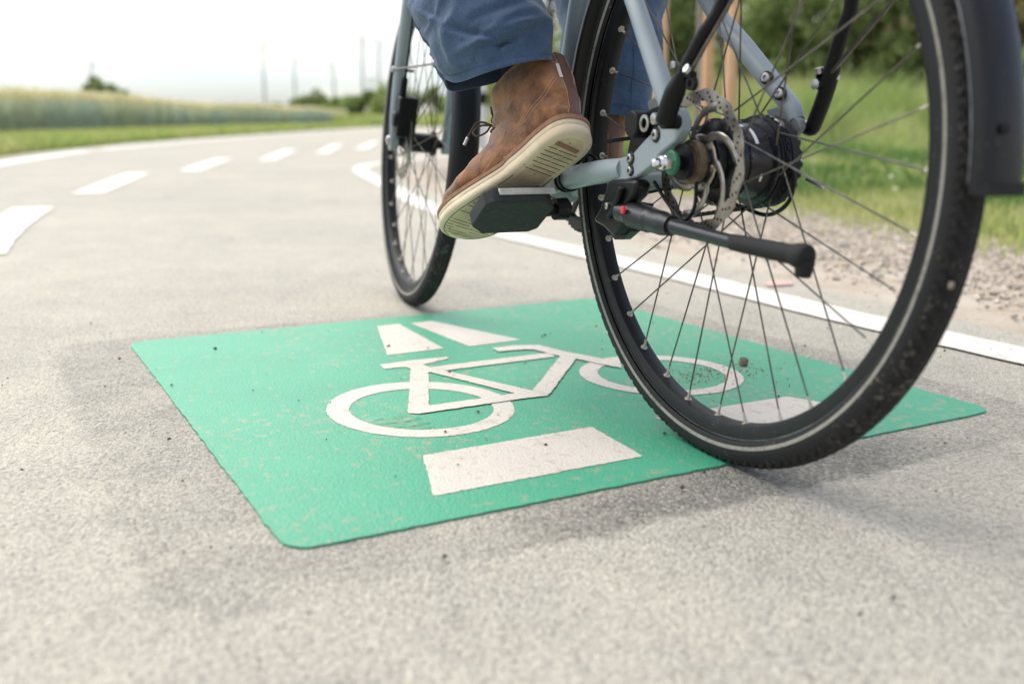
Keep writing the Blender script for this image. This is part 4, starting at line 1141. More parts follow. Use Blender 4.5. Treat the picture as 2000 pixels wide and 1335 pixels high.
q.lathe([(0, 0.0050), (0.006, 0.0046)], cc + Vector((-0.004, 0.006, 0.008)), (0, 0.3, 1), seg=14, mi=1)
q.lathe([(0, 0.0036), (0.005, 0.0034)], U(1633, 156, -0.090), (0, 0, 1), seg=12, mi=1)
q.build('stay_clamp', [M['black'], M['steel']], lo)
q = MB(); q.lathe([(-0.010, 0.0062), (0.012, 0.0062)], U(1566, 246, -0.086), (0, 1, 0), seg=16); q.build('bolt', M['steel'], lo)
# stays from clamp to mudguard (thin)
b = MB()
b.tube([U(1610, 158, -0.084), Vector((-0.20, -0.055, 0.18)), Vector((-0.30, -0.030, 0.237))], 0.0022, seg=8)
b.tube([U(1345, 146, 0.088), Vector((-0.16, 0.060, 0.25)), Vector((-0.22, 0.030, 0.315))], 0.0022, seg=8)
b.build('mudguard_stay', M['spoke'], bike, mat4=T0)
# rack deck above the wheel
b = MB()
for s in (-1, 1): b.tube([(0.16, s * 0.05, 0.42), (-0.36, s * 0.055, 0.42)], 0.006, seg=12)
for xx in (0.16, 0.03, -0.1, -0.23, -0.36): b.tube([(xx, -0.055, 0.42), (xx, 0.055, 0.42)], 0.005, seg=10)
b.build('rack', M['black'], bike, mat4=T0)

# ---- kickstand
kb = plate('kickstand', [(1186, 353), (1238, 350), (1243, 362), (1236, 384), (1222, 398), (1222, 424), (1214, 444), (1196, 462), (1186, 452), (1178, 444), (1164, 436), (1158, 430), (1172, 404), (1178, 384)], 0.078, 0.022, M['blackmetal'], parent=bike, bev=0.004)
kb.matrix_local = T0
q = MB(); q.tube(catmull([U(1214, 366, 0.082), U(1206, 392, 0.082), U(1190, 424, 0.081)], 8), [0.004] * 8, seg=10)
q.prism([U(x, y, 0.062) for x, y in [(1215, 440), (1240, 424), (1232, 452), (1214, 468), (1200, 468), (1190, 458)]], (0, -0.014, 0))
q.prism([U(x, y, 0.045) for x, y in [(1226, 392), (1262, 398), (1256, 414), (1232, 408)]], (0, -0.012, 0))
q.build('bracket', M['blackmetal'], kb, bevel=0.001, recalc=True)
q = MB()
k0, k1, k2, k3, k4 = U(1213, 413, 0.074), U(1312, 441, 0.064), U(1432, 473, 0.057), U(1550, 497, 0.050), U(1573, 502, 0.048)
pts = [k0.lerp(k1, t_) for t_ in np.linspace(0, 1, 25)]
rd = [0.0128 + (0.0016 if (i % 2 == 0 and 4 < i < 16) else 0) + 0.0014 * (i > 4) - 0.0022 * max(0, (i - 20) / 4) for i in range(25)]
q.tube(pts, rd, seg=24)
q.tube([k1.lerp(k0, 0.03), k1.lerp(k2, 0.5), k2], [0.0090, 0.0080, 0.0078], seg=24)
q.build('leg', dusty('kickstand_leg', (0.022, 0.024, 0.027), amount=0.12, scale=80, rough=0.33, metal=0.3), kb, smooth=45)
q = MB()
q.tube([k2 - (k3 - k2) * 0.02, k2, k2.lerp(k3, .15), k3], [0.0076, 0.0086, 0.0091, 0.0102], seg=28)
ax_ = (k4 - k3).normalized()
q.tube([k3, k3 + ax_ * 0.004, k3 + ax_ * 0.010, k4, k4 + ax_ * 0.003], [0.0108, 0.0120, 0.0132, 0.0132, 0.0115], seg=28)
q.tube([k4 - Vector((0, 0, 0.004)), k4 - Vector((-0.002, 0, 0.019))], [0.010, 0.0078], seg=18)
q.build('foot', M['rubber'], kb, smooth=45)
q = MB(); q.lathe([(0, 0.0050), (0.0030, 0.0048), (0.0036, 0.0036)], U(1219, 410, 0.0865), (0.1, 1, 0), seg=22); q.build('button', M['red'], kb)
q = MB(); q.lathe([(0, 0.0046), (0.0026, 0.0043), (0.0034, 0.0025)], U(1187, 402, 0.0785), (0, 1, 0), seg=18); q.build('bolt', M['steel'], kb)

# ---- drive: crankset, belt, pedals
def pedal(c, pitch, label, sg):
    pe = empty('pedal', bike, T0 @ Matrix.Translation(c) @ Matrix.Rotation(radians(pitch), 4, 'Y'))
    pe["label"] = label
    W, D, H = 0.104, 0.092, 0.023
    q = MB()
    o2 = [(-D / 2, -W / 2 + .022), (-D / 2, W / 2 - .010), (-D / 2 + .012, W / 2), (D / 2 - .022, W / 2), (D / 2, W / 2 - .022), (D / 2, -W / 2 + .012), (D / 2 - .010, -W / 2), (-D / 2 + .022, -W / 2)]
    if sg < 0: o2 = [(x, -y) for x, y in o2]
    q.prism([(x, y, -H / 2) for x, y in o2], (0, 0, H)); q.build('body', M['rubbergrip'], pe, bevel=0.0035, recalc=True)
    q = MB(); q.prism([(x * 0.93, y * 0.93, H / 2 - 0.001) for x, y in o2], (0, 0, 0.0022)); q.build('grip_sheet', M['rubber'], pe, bevel=0.001, recalc=True)
    for sx in (-1, 1):
        q = MB(); q.box((sx * (D / 2 + 0.0012), sg * -0.006, 0.0030), (0.0032, 0.082, 0.0095)); q.build('reflector', M['reflector'], pe, bevel=0.0018)
    q = MB(); q.lathe([(-sg * (W / 2 - 0.002), 0.0105), (-sg * (W / 2 + 0.008), 0.0095), (-sg * (W / 2 + 0.010), 0.0075), (-sg * (W / 2 + 0.020), 0.0075)], seg=22); q.build('axle', M['blackmetal'], pe, recalc=True)
    return pe
PLc = Vector((0.286, 0.144, -0.074)); PRc = Vector((0.618, -0.136, -0.048))
pedal(PLc, 33, 'left pedal under the raised shoe', 1); pedal(PRc, -4, 'right pedal', -1)
def crank(pc, sg):
    q = MB(); a = Vector((BBc.x, sg * 0.052, BBc.z)); e = Vector((pc.x, sg * 0.072, pc.z))
    q.tube([a, a.lerp(e, .3), a.lerp(e, .9), e], [0.0165, 0.013, 0.0115, 0.0150], seg=20, squash=((0, 1, 0), 0.62))
    q.lathe([(sg * -0.011, 0.0155), (sg * 0.007, 0.0150)], e, (0, 1, 0), seg=24)
    q.lathe([(sg * 0.030, 0.018), (sg * 0.063, 0.016)], (BBc.x, 0, BBc.z), (0, 1, 0), seg=24)
    o = q.build('crank', M['blackmetal'], bike, smooth=50, mat4=T0, recalc=True)
    h = MB(); h.lathe([(sg * 0.007, 0.0062), (sg * 0.0082, 0.0055)], e, (0, 1, 0), seg=14); h.build('bolt', M['steel'], o)
crank(PLc, 1); crank(PRc, -1)
b = MB()
toothed(b, -0.050, 0.010, 0.064, 40, 0.0035, org=BBc, inner=0.050)
for k in range(5):
    a = 2 * pi * k / 5 + 0.3
    b.tube([BBc + Vector((0.015 * cos(a), -0.050, 0.015 * sin(a))), BBc + Vector((0.054 * cos(a), -0.050, 0.054 * sin(a)))], [0.009, 0.006], seg=8, squash=((0, 1, 0), 0.4))
b.build('belt_ring', M['blackmetal'], bike, mat4=T0, recalc=True)
# belt: loop round sprocket and ring, with teeth inside
def belt():
    r1, r2 = 0.0505, 0.0675; c1 = Vector((0, 0, 0)); c2 = BBc.copy(); lat = -0.054
    dv = c2 - c1; D = dv.length; base = math.atan2(dv.z, dv.x); be = math.acos((r1 - r2) / D)
    pts = []
    for k in range(40):
        a = base + be + (2 * pi - 2 * be) * k / 39; pts.append(c1 + Vector((r1 * cos(a), 0, r1 * sin(a))))
    s0 = c1 + Vector((r1 * cos(base - be), 0, r1 * sin(base - be))); 
    e0 = c2 + Vector((r2 * cos(base - be), 0, r2 * sin(base - be)))
    for k in range(1, 60): pts.append(s0.lerp(e0, k / 60))
    for k in range(40):
        a = base - be + (2 * be) * k / 39; pts.append(c2 + Vector((r2 * cos(a), 0, r2 * sin(a))))
    s1 = pts[-1]; e1 = pts[0]
    for k in range(1, 60): pts.append(s1.lerp(e1, k / 60))
    # even spacing for the teeth
    P = np.array([tuple(p) for p in pts] + [tuple(pts[0])]); d = np.r_[0, np.cumsum(np.linalg.norm(np.diff(P, axis=0), axis=1))]
    n = int(d[-1] / 0.0028) // 4 * 4; s = np.linspace(0, d[-1], n, endpoint=False)
    Q = np.stack([np.interp(s, d, P[:, i]) for i in range(3)], 1)
    q = MB(); R = []
    for i in range(n):
        t_ = Vector(Q[(i + 1) % n] - Q[i - 1]).normalized(); nrm = t_.cross(Vector((0, 1, 0)))
        # outward normal
        p = Vector(Q[i]); th = 0.0032 if (i % 4) < 2 else 0.0012
        ctr = (c1 + c2) / 2
        if (p - ctr).dot(nrm) < 0: nrm = -nrm
        R.append([p + nrm * 0.0016 + Vector((0, lat - 0.005, 0)), p + nrm * 0.0016 + Vector((0, lat + 0.005, 0)), p - nrm * th + Vector((0, lat + 0.005, 0)), p - nrm * th + Vector((0, lat - 0.005, 0))])
    q.rings(R, closed=True)
    return q.build('drive_belt', M['rubber'], bike, smooth=0, mat4=T0, recalc=True)
belt()

# ---- fork, stem, bars, saddle
fo = MB()
for s in (-1, 1):
    fo.tube(catmull([(-0.002, s * 0.057, -0.010), (-0.016, s * 0.0585, 0.06), (-0.045, s * 0.056, 0.20), (-0.075, s * 0.050, 0.33), (-0.095, s * 0.030, 0.395), (-0.10, 0, 0.41)], 28), list(np.interp(np.linspace(0, 1, 28), [0, .3, 1], [0.0095, 0.0140, 0.0180])), seg=24)
    fo.lathe([(s * 0.050, 0.017), (s * 0.066, 0.017)], (-0.002, 0, -0.004), (0, 1, 0), seg=20)
fo.tube([(-0.10, 0, 0.40), (-0.158, 0, 0.575)], 0.017, seg=24)
fk = fo.build('fork', M['blue'], bike, smooth=55, mat4=MFL)
for s in (1, -1):
    q = MB(); q.lathe([(s * 0.066, 0.010), (s * 0.072, 0.009), (s * 0.074, 0.005)], seg=18); q.build('axle_nut', M['steel'], fk, recalc=True)
q = MB()   # front caliper on the left leg
q.box((-0.047, 0.044, 0.052), (0.040, 0.040, 0.082), Matrix.Rotation(radians(-12), 3, 'Y')); q.box((-0.060, 0.055, 0.105), (0.014, 0.014, 0.05), Matrix.Rotation(radians(-12), 3, 'Y'))
q.lathe([(0.052, 0.018), (0.072, 0.016)], (-0.048, 0, 0.045), (0, 1, 0), seg=22)
q.build('brake_caliper', M['black'], fk, bevel=0.004, recalc=True)
q = MB(); q.tube(catmull([(-0.055, 0.052, 0.125), (-0.078, 0.050, 0.22), (-0.095, 0.050, 0.33), (-0.13, 0.06, 0.5), (-0.10, 0.10, 0.68)], 20), 0.0026, seg=8); q.build('brake_hose', M['black'], fk)
q = MB(); q.lathe([(0, 0.006), (0.004, 0.0055)], (-0.028, 0.072, 0.145), (0, 1, 0), seg=16, mi=1)
q.tube(catmull([(-0.030, 0.073, 0.145), (-0.10, 0.060, 0.146), (-0.25, 0.035, 0.150), (-0.36, 0.028, 0.152)], 14), 0.0022, seg=8)
q.tube(catmull([(-0.030, -0.070, 0.145), (-0.10, -0.060, 0.146), (-0.25, -0.035, 0.150), (-0.36, -0.028, 0.152)], 14), 0.0022, seg=8)
q.tube([(-0.030, 0.072, 0.145), (-0.032, 0.03, 0.145)], 0.003, seg=8)
q.build('mudguard_stay', [M['spoke'], M['steel']], fk)
q = MB()
q.tube([(-0.158, 0, 0.56), (-0.165, 0, 0.60)], 0.018, seg=20); q.tube([(-0.165, 0, 0.60), (-0.08, 0, 0.63)], 0.015, seg=16)
q.tube(catmull([(-0.17, 0.31, 0.66), (-0.11, 0.22, 0.655), (-0.08, 0.1, 0.635), (-0.08, 0, 0.63), (-0.08, -0.1, 0.635), (-0.11, -0.22, 0.655), (-0.17, -0.31, 0.66)], 40), 0.0125, seg=16)
hb = q.build('handlebar', M['blackmetal'], bike, mat4=MFL)
for s in (-1, 1):
    g = MB(); g.tube([(-0.115, s * 0.213, 0.655), (-0.175, s * 0.318, 0.66)], 0.0165, seg=18); g.build('grip', M['rubber'], hb)
    g = MB(); g.tube([(-0.095, s * 0.165, 0.645), (-0.06, s * 0.19, 0.62), (-0.085, s * 0.27, 0.60)], 0.005, seg=10); g.build('brake_lever', M['blackmetal'], hb)
q = MB(); q.tube([seat_top - ST_dir * .05, seat_top + ST_dir * 0.20], 0.0135, seg=20); sp_ = q.build('seat_post', M['blackmetal'], bike, mat4=T0)
sc = seat_top + ST_dir * 0.235
q = MB(); R = []
for i in range(14):
    t_ = i / 13; xx = -0.13 + 0.27 * t_; wv = np.interp(t_, [0, .08, .3, .6, .95, 1], [0.03, 0.07, 0.078, 0.03, 0.02, 0.008]); hh_ = 0.026 if t_ < .95 else .015
    R.append([sc + Vector((xx, wv * cos(2 * pi * j / 20), 0.012 * (1 - t_) + hh_ * sin(2 * pi * j / 20) * (1 if sin(2 * pi * j / 20) > 0 else .7))) for j in range(20)])
q.rings(R); q.build('saddle', M['black'], bike, mat4=T0)
# ------------------------------------------------------------------ the rider
person = empty('person', None, MR @ Matrix.Translation((0, 0, -R0)))
tag(person, 'person in blue trousers and brown suede boots pedalling the bicycle', 'person')

def suede():
    mm = mat('brown_suede', (0.105, 0.043, 0.018), 0.88, 0, var=(0.42, 0.190, 0.075), vscale=34, bump=0.0012, bscale=500, sheen=0.45, spec=0.2, detail=9, bump2=(0.0035, 50))
    return mm
def denim():
    mm = mat('blue_cloth', (0.042, 0.076, 0.135), 0.85, 0, var=(0.076, 0.122, 0.20), vscale=700, bump=0.0006, bscale=700, sheen=0.25, spec=0.2, bump2=(0.0050, 34))
    t = mm.node_tree; b = t.nodes["Principled BSDF"]; nn = t.nodes.new; lk = t.links.new
    c = nn("ShaderNodeTexCoord"); n = nn("ShaderNodeTexNoise"); n.inputs["Scale"].default_value = 34; n.inputs["Detail"].default_value = 10; n.inputs["Roughness"].default_value = 0.82
    lk(c.outputs["Object"], n.inputs["Vector"])
    r = nn("ShaderNodeMapRange"); r.inputs[1].default_value = 0.3; r.inputs[2].default_value = 0.7; r.inputs[3].default_value = 0.68; r.inputs[4].default_value = 1.28; lk(n.outputs[0], r.inputs[0])
    src = b.inputs["Base Color"].links[0].from_socket
    h = nn("ShaderNodeHueSaturation"); lk(src, h.inputs["Color"]); lk(r.outputs[0], h.inputs["Value"]); lk(h.outputs[0], b.inputs["Base Color"])
    return mm
M['suede'] = suede()
M['denim'] = denim()
M['strip'] = mat('brown_leather', (0.115, 0.055, 0.038), 0.5, 0, var=(0.17, 0.09, 0.065), vscale=60, bump=0.0008, bscale=180)
M['welt'] = mat('welt_leather', (0.30, 0.155, 0.082), 0.7, 0, var=(0.21, 0.10, 0.055), vscale=90, bump=0.0005, bscale=500)
M['crepe'] = mat('crepe_sole', (0.68, 0.57, 0.40), 0.72, 0, var=(0.54, 0.44, 0.29), vscale=24, bump=0.0006, bscale=160, detail=8)
M['solebot'] = mat('sole_bottom', (0.62, 0.51, 0.33), 0.8, 0, var=(0.42, 0.34, 0.21), vscale=30, bump=0.0008, bscale=220, detail=8)
M['slit'] = mat('groove_shade_dirt', (0.045, 0.04, 0.028), 0.9)  # dark colour stands for shade inside the sole grooves; also nicks and dirt
M['thread'] = mat('tan_thread', (0.60, 0.38, 0.23), 0.8)
M['lace'] = mat('dark_lace', (0.055, 0.035, 0.022), 0.8, bump=0.0006, bscale=900)
M['sock'] = mat('navy_sock', (0.010, 0.017, 0.045), 0.9, bump=0.0008, bscale=500)
M['dthread'] = mat('navy_thread', (0.040, 0.075, 0.17), 0.85)
M['heelpatch'] = mat('heel_patch', (0.27, 0.13, 0.075), 0.7)
M['skin'] = mat('skin', (0.55, 0.34, 0.25), 0.55)

SOLE = [(0.0, 0.0), (0.006, 0.020), (0.022, 0.032), (0.05, 0.0355), (0.09, 0.0345), (0.13, 0.0375), (0.17, 0.0455), (0.205, 0.0515), (0.235, 0.0505), (0.265, 0.041), (0.288, 0.025), (0.300, 0.004), (0.300, -0.014), (0.288, -0.031), (0.265, -0.0435), (0.235, -0.0475), (0.205, -0.0455), (0.17, -0.0385), (0.13, -0.0315), (0.09, -0.0305), (0.05, -0.0335), (0.022, -0.030), (0.006, -0.018)]
def smooth_closed(P, n):
    P = [np.array(p) for p in P]; K = len(P); out = []
    for i in range(n):
        t_ = i / n * K; k = int(t_); t_ -= k
        a, b, c, d = P[(k - 1) % K], P[k % K], P[(k + 1) % K], P[(k + 2) % K]
        out.append(0.5 * ((2 * b) + (-a + c) * t_ + (2 * a - 5 * b + 4 * c - d) * t_ ** 2 + (-a + 3 * b - 3 * c + d) * t_ ** 3))
    return out
OUT = smooth_closed(SOLE, 96)
def spring(x): return 0.0 if x < 0.19 else 1.6 * (x - 0.19) ** 2      # toe spring
def scale_out(k):      # inset outline by k metres
    c = np.array([0.15, 0.0]); res = []
    n = len(OUT)
    for i in range(n):
        t_ = OUT[(i + 1) % n] - OUT[i - 1]; nr = np.array([t_[1], -t_[0]]); nr /= np.linalg.norm(nr)
        if np.dot(OUT[i] - c, nr) < 0: nr = -nr
        res.append(OUT[i] - nr * k)
    return res
def half_w(x, side):   # half width of the outline on one side
    best = 0
    for p in OUT:
        if abs(p[0] - x) < 0.004 and p[1] * side > best: best = p[1] * side
    return best

def shoe(mat4, sg, label, lace=True):
    """sg=+1 left foot (outer side towards +y), -1 right foot"""
    se = empty('shoe', person, mat4); se['label'] = label
    def ty(p): return (p[0], p[1] * sg, p[2])
    # sole: stacked rings
    b = MB(); R = []
    for ins, z in ((0.012, 0.0), (0.004, 0.0002), (0.0012, 0.0018), (0.0, 0.005), (0.0002, 0.012), (0.0010, 0.0126), (0.0002, 0.0132), (0.0004, 0.0195), (0.0014, 0.0203), (0.012, 0.0206)):
        zz = 1.0
        R.append([ty((p[0], p[1], z * (1.18 if p[0] < 0.12 else 1.0) + spring(p[0]))) for p in scale_out(ins)])
    b.rings(R, cap=False)
    # triangulated caps following the toe spring
    for ring_, flip in ((R[0], 1), (R[-1], 0)):
        n = len(ring_); o = b.add(ring_, []);
        h = n // 2
        for i in range(h):
            a_, b_, c_, d_ = o + i, o + (i + 1), o + (n - i - 1) % n, o + (n - i) % n
            f = (a_, b_, c_, d_) if d_ != a_ else (a_, b_, c_)
            if len(set(f)) >= 3: b.f.append(tuple(dict.fromkeys(f))); b.m.append(1 if flip else 0)
    so = b.build('sole', [M['crepe'], M['solebot']], se, smooth=55, recalc=True)
    # rows of tread grooves: dark strips on the sole, their inner shade painted
    g = MB(); rr = random.Random(5)
    def groove(x0, y0, x1, y1, w_=0.0011, z=-0.0003):
        p0, p1 = np.array([x0, y0]), np.array([x1, y1]); t_ = (p1 - p0) / np.linalg.norm(p1 - p0); nr = np.array([-t_[1], t_[0]]) * w_ / 2
        P = [p0 + nr, p1 + nr, p1 - nr, p0 - nr]
        g.prism([ty((p[0], p[1], z + spring(p[0]))) for p in P], (0, 0, 0.0008))
    x = 0.041
    while x < 0.285:
        if not (0.105 < x < 0.150):
            wl, wr_ = half_w(x, 1) - 0.009, -(half_w(x, -1) - 0.009)
            if x < 0.105: y = wr_ + 0.002
            else: y = wr_
            y0 = y
            while y0 < wl:
                ln = rr.uniform(0.016, 0.040); y1 = min(y0 + ln, wl)
                if rr.random() < 0.93: groove(x, y0, x + 0.0006, y1)
                y0 = y1 + rr.uniform(0.001, 0.003)
        x += 0.0082
    # contour groove inside the edge
    In = scale_out(0.0065)
    for i in range(0, 96):
        if 0.10 < In[i][0] < 0.292 and rr.random() < .8: groove(*In[i], *In[(i + 1) % 96], w_=0.0009)
    for i in range(14): # nicks and dirt
        xx = rr.uniform(0.02, 0.28); yy = rr.uniform(-0.025, 0.03)
        groove(xx, yy, xx + rr.uniform(-0.0015, 0.0015), yy + rr.uniform(0.0008, 0.0025), w_=rr.uniform(0.0006, 0.0015))
    g.build('grooves', M['slit'], so, smooth=0, recalc=True)["kind"] = 'stuff'
    q = MB(); q.box(ty((0.0310, 0.004, -0.0012)), (0.0065, 0.038, 0.0014), Matrix.Rotation(0.05, 3, 'Z')); q.build('heel_inlay', M['heelpatch'], so, bevel=0.0004)
    # welt band with stitches
    b = MB(); R = []
    for ins, z in ((0.0022, 0.0196), (-0.0008, 0.0200), (-0.0012, 0.0255), (0.0012, 0.0262), (0.0060, 0.0264)):
        R.append([ty((p[0], p[1], z * (1.14 if p[0] < 0.12 else 1.0) + spring(p[0]))) for p in scale_out(ins)])
    b.rings(R, cap=False); wl_ = b.build('welt', M['welt'], se, smooth=45, recalc=True)
    q = MB(); A_ = scale_out(0.0011); n = len(A_)
    for i in range(n):
        for k in range(2):
            p = A_[i] * (1 - k / 2) + A_[(i + 1) % n] * (k / 2); p2 = A_[i] * (1 - (k + .62) / 2) + A_[(i + 1) % n] * ((k + .62) / 2)
            z = 0.0264 * (1.14 if p[0] < 0.12 else 1.0) + 0.0004
            q.tube([ty((p[0], p[1], z + spring(p[0]))), ty((p2[0], p2[1], z + spring(p2[0])))], 0.0005, seg=5)
    q.build('stitching', M['thread'], wl_, smooth=0)["kind"] = 'stuff'
    # upper: rings swinging round the ankle from the collar down to the toe
    K = [ # inner x,z   outer x,z   half width, y shift
     ((.134, .152), (.016, .147), .0370, 0), ((.1335, .145), (.0125, .130), .0385, 0), ((.134, .137), (.0100, .110), .0385, 0), ((.136, .129), (.0075, .086), .0372, 0),
     ((.139, .122), (.0055, .062), .0350, 0), ((.143, .115), (.0070, .040), .0335, 0), ((.149, .108), (.022, .0245), .0320, .001), ((.157, .100), (.062, .0235), .0315, .001),
     ((.167, .091), (.108, .0230), .0330, .002), ((.182, .081), (.146, .0225), .0385, .003), ((.202, .071), (.182, .0225), .0440, .003), ((.224, .0625), (.216, .0235), .0460, .002),
     ((.246, .0575), (.245, .0260), .0425, .000), ((.264, .0545), (.266, .0295), .0360, -.003), ((.279, .0500), (.283, .0335), .0260, -.006), ((.289, .0440), (.2935, .0365), .0130, -.007), ((.2915, .0405), (.2955, .0385), .004, -.007)]
    nk = len(K)
    arr = np.array([[k[0][0], k[0][1], k[1][0], k[1][1], k[2], k[3]] for k in K])
    arr[:, 0] += np.interp(np.arange(nk), [0, 6, 9, 12, 14], [0.018, 0.018, 0.014, 0.006, 0]); arr[:, 1] += np.interp(np.arange(nk), [0, 4, 8, 12, 14], [0.0, 0.003, 0.008, 0.005, 0]); arr[:, 4] += np.interp(np.arange(nk), [0, 4, 8], [0.004, 0.002, 0])
    cur = catmull(arr, 72); NS = 64
    R = []
    for r_i, v in enumerate(cur):
        I = np.array([v[0], v[5], v[1]]); O = np.array([v[2], v[5], v[3]]); mid = (I + O) / 2; hv = (I - O) / 2; hw = v[4]
        tt = r_i / 71
        ring_ = []
        for j in range(NS):
            a = 2 * pi * j / NS; ca, sa = cos(a), sin(a)
            e = 0.86 if ca < 0 else 1.0
            cc_ = math.copysign(abs(ca) ** e, ca); ss = math.copysign(abs(sa) ** (0.80 if ca < 0 and tt > .3 else 0.95), sa)
            wv = hw * (1 + (0.07 * (-ca) if tt > .3 else 0.0)) * (1 - 0.16 * max(0, ca) * (tt > .3))
            p = mid + hv * cc_ + np.array([0, ss * wv, 0])
            # creases: soft folds round the ankle and over the vamp
            nrm = np.array([0, ss, 0]) + hv / (np.linalg.norm(hv) + 1e-6) * cc_
            amp = 0.0018 * math.exp(-((tt - .30) / .16) ** 2) * sin(r_i * 0.62 + 2.2 * sa + 1.6 * ca)
            amp += 0.0013 * math.exp(-((tt - .62) / .08) ** 2) * sin(r_i * 1.1 + 1.2 * sa) * max(0, .4 + ca)
            amp += 0.0022 * (noise.noise(Vector((p[0] * 30, p[1] * 30 * sg, p[2] * 30 + 5 * sg)))) * (1 if tt < .92 else .3)
            p = p + nrm * amp + np.array([0, 0, spring(p[0]) * (0.9 if tt > .4 else 0)])
            ring_.append(ty(p))
        R.append(ring_)
    b = MB(); b.rings(R, cap=False)
    b.add(R[-1], [tuple(range(NS))])
    up_ = b.build('upper', M['suede'], se, smooth=80, solid=0.0022, recalc=True)
    def surf(r_i, a, off=0.0004):
        """point on the upper; a in radians, 0 = front/top, pi = heel/bottom"""
        r0 = int(min(max(r_i, 0), 70.999)); fr_ = r_i - r0; j = (a / (2 * pi) * NS) % NS; j0 = int(j) % NS; fj = j - int(j)
        g_ = lambda r__, j__: Vector(R[r__][j__ % NS])
        p = g_(r0, j0).lerp(g_(r0, j0 + 1), fj).lerp(g_(r0 + 1, j0).lerp(g_(r0 + 1, j0 + 1), fj), fr_)
        du = g_(min(r0 + 1, 71), j0) - g_(r0, j0); dv = g_(r0, j0 + 1) - g_(r0, j0); nr = du.cross(dv)
        if nr.length > 1e-12: nr.normalize()
        c0 = sum((Vector(R[r0][k]) for k in range(0, NS, 8)), Vector()) / 8
        if nr.dot(p - c0) < 0: nr = -nr
        return p + nr * off
    def stitch(path, w_=0.00045, gap=0.45, step=0.0024):
        q = MB(); P = [surf(*p) for p in path]; d = [0]
        for i in range(1, len(P)): d.append(d[-1] + (P[i] - P[i - 1]).length)
        s = 0
        def at(s_):
            for i in range(1, len(P)):
                if d[i] >= s_: 
                    t_ = (s_ - d[i - 1]) / max(d[i] - d[i - 1], 1e-9); return P[i - 1].lerp(P[i], t_)
            return P[-1]
        while s < d[-1] - step:
            q.tube([at(s), at(s + step * (1 - gap))], w_, seg=5); s += step
        return q
    # heel strip of smooth leather
    q = MB(); R2 = []
    for r_i in np.linspace(0.0, 26, 40):
        wv = 0.20 if r_i < 22 else 0.20 + (r_i - 22) * .02
        R2.append([surf(r_i, pi + da, of) for da, of in ((-wv, 0.0002), (-wv * .98, 0.0013), (-wv * .5, 0.0016), (0, 0.0017), (wv * .5, 0.0016), (wv * .98, 0.0013), (wv, 0.0002))])
    q.rings(R2); q.build('heel_strip', M['strip'], up_, smooth=50, recalc=True)
    # pull tab
    q = MB(); sgo = 1 if sg > 0 else -1
    Rr = []
    for r_i in np.linspace(6.5, 11.5, 8):
        Rr.append([surf(r_i, pi - sgo * (0.20 + da), of) for da, of in ((0.02, 0.0012), (0.02, 0.0024), (0.12, 0.0024), (0.12, 0.0012))])
    q.rings(Rr); q.build('tab', mat('tab_white', (0.66, 0.62, 0.54), 0.7), up_, recalc=True)
    st = MB()
    lines = []
    for s_ in (-1, 1):
        lines.append([(r_, pi + s_ * 0.235) for r_ in np.linspace(0.5, 27, 50)])
        # quarter seams curving from the heel strip forward and down to the welt, doubled
        for k_, o_ in ((0, 0.0), (1, 0.07)):
            lines.append([(12 + 30 * q_ ** 1.15 - o_ * 6, pi + s_ * (0.42 + 0.0 + 1.15 * math.sin(min(1, q_ * 1.15) * pi * .5) - 0.9 * max(0, q_ - .62) * 2.2 + o_)) for q_ in np.linspace(0, 1, 60)])
        lines.append([(50 + 4 * math.sin(q_ * pi), s_ * (0.2 + 2.1 * q_)) for q_ in np.linspace(0, 1, 30)])
        lines.append([(1.6, pi - s_ * (0.25 + 2.4 * q_)) for q_ in np.linspace(0, 1, 50)])
        lines.append([(2.0 + 22 * q_, s_ * 0.30) for q_ in np.linspace(0, 1, 30)])
    for ln in lines:
        s2 = stitch(ln); o = len(st.v); st.v += s2.v; st.f += [tuple(i + o for i in f) for f in s2.f]; st.m += s2.m
    st.build('stitching', M['thread'], up_, smooth=0)["kind"] = 'stuff'
    # raised seam under the toe cap stitch
    # laces
    if lace:
        for k_ in range(3):
            q = MB(); r_ = 8 + k_ * 8
            q.tube(catmull([surf(r_, -.55, .001), surf(r_ + 1, -.2, .004), surf(r_ + 2, .2, .004), surf(r_, .55, .001)], 14), 0.0016, seg=8)
            q.build('lace', M['lace'], se)
        P0 = surf(20, 0.35, 0.003)
        ox = Vector(ty((1, 0, 0))); oy = Vector((0, sg, 0)); oz = Vector((0, 0, 1))
        q = MB()
        def off(*a): return P0 + Vector((a[0], a[1] * sg, a[2]))
        q.tube(catmull([P0, off(.008, .004, .009), off(.018, .010, .012), off(.030, .012, .004), off(.036, .015, -.004)], 16), 0.0017, seg=8, squash=((0, 1, 0), .7))
        q.tube(catmull([P0, off(.010, .010, .002), off(.020, .016, -.004), off(.016, .014, -.014), off(.005, .006, -.012), off(.0, .0, -.002)], 18), 0.0017, seg=8, squash=((0, 1, 0), .7))
        q.tube(catmull([P0, off(.004, -.008, .004), off(.012, -.020, .002), off(.022, -.026, -.006)], 14), 0.0017, seg=8)
        lo_ = q.build('lace', M['lace'], se, smooth=60)
        q = MB(); q.tube([off(.035, .0148, -.003), off(.043, .0165, -.012)], 0.0021, seg=10); q.build('aglet', M['steel'], lo_)
    return se

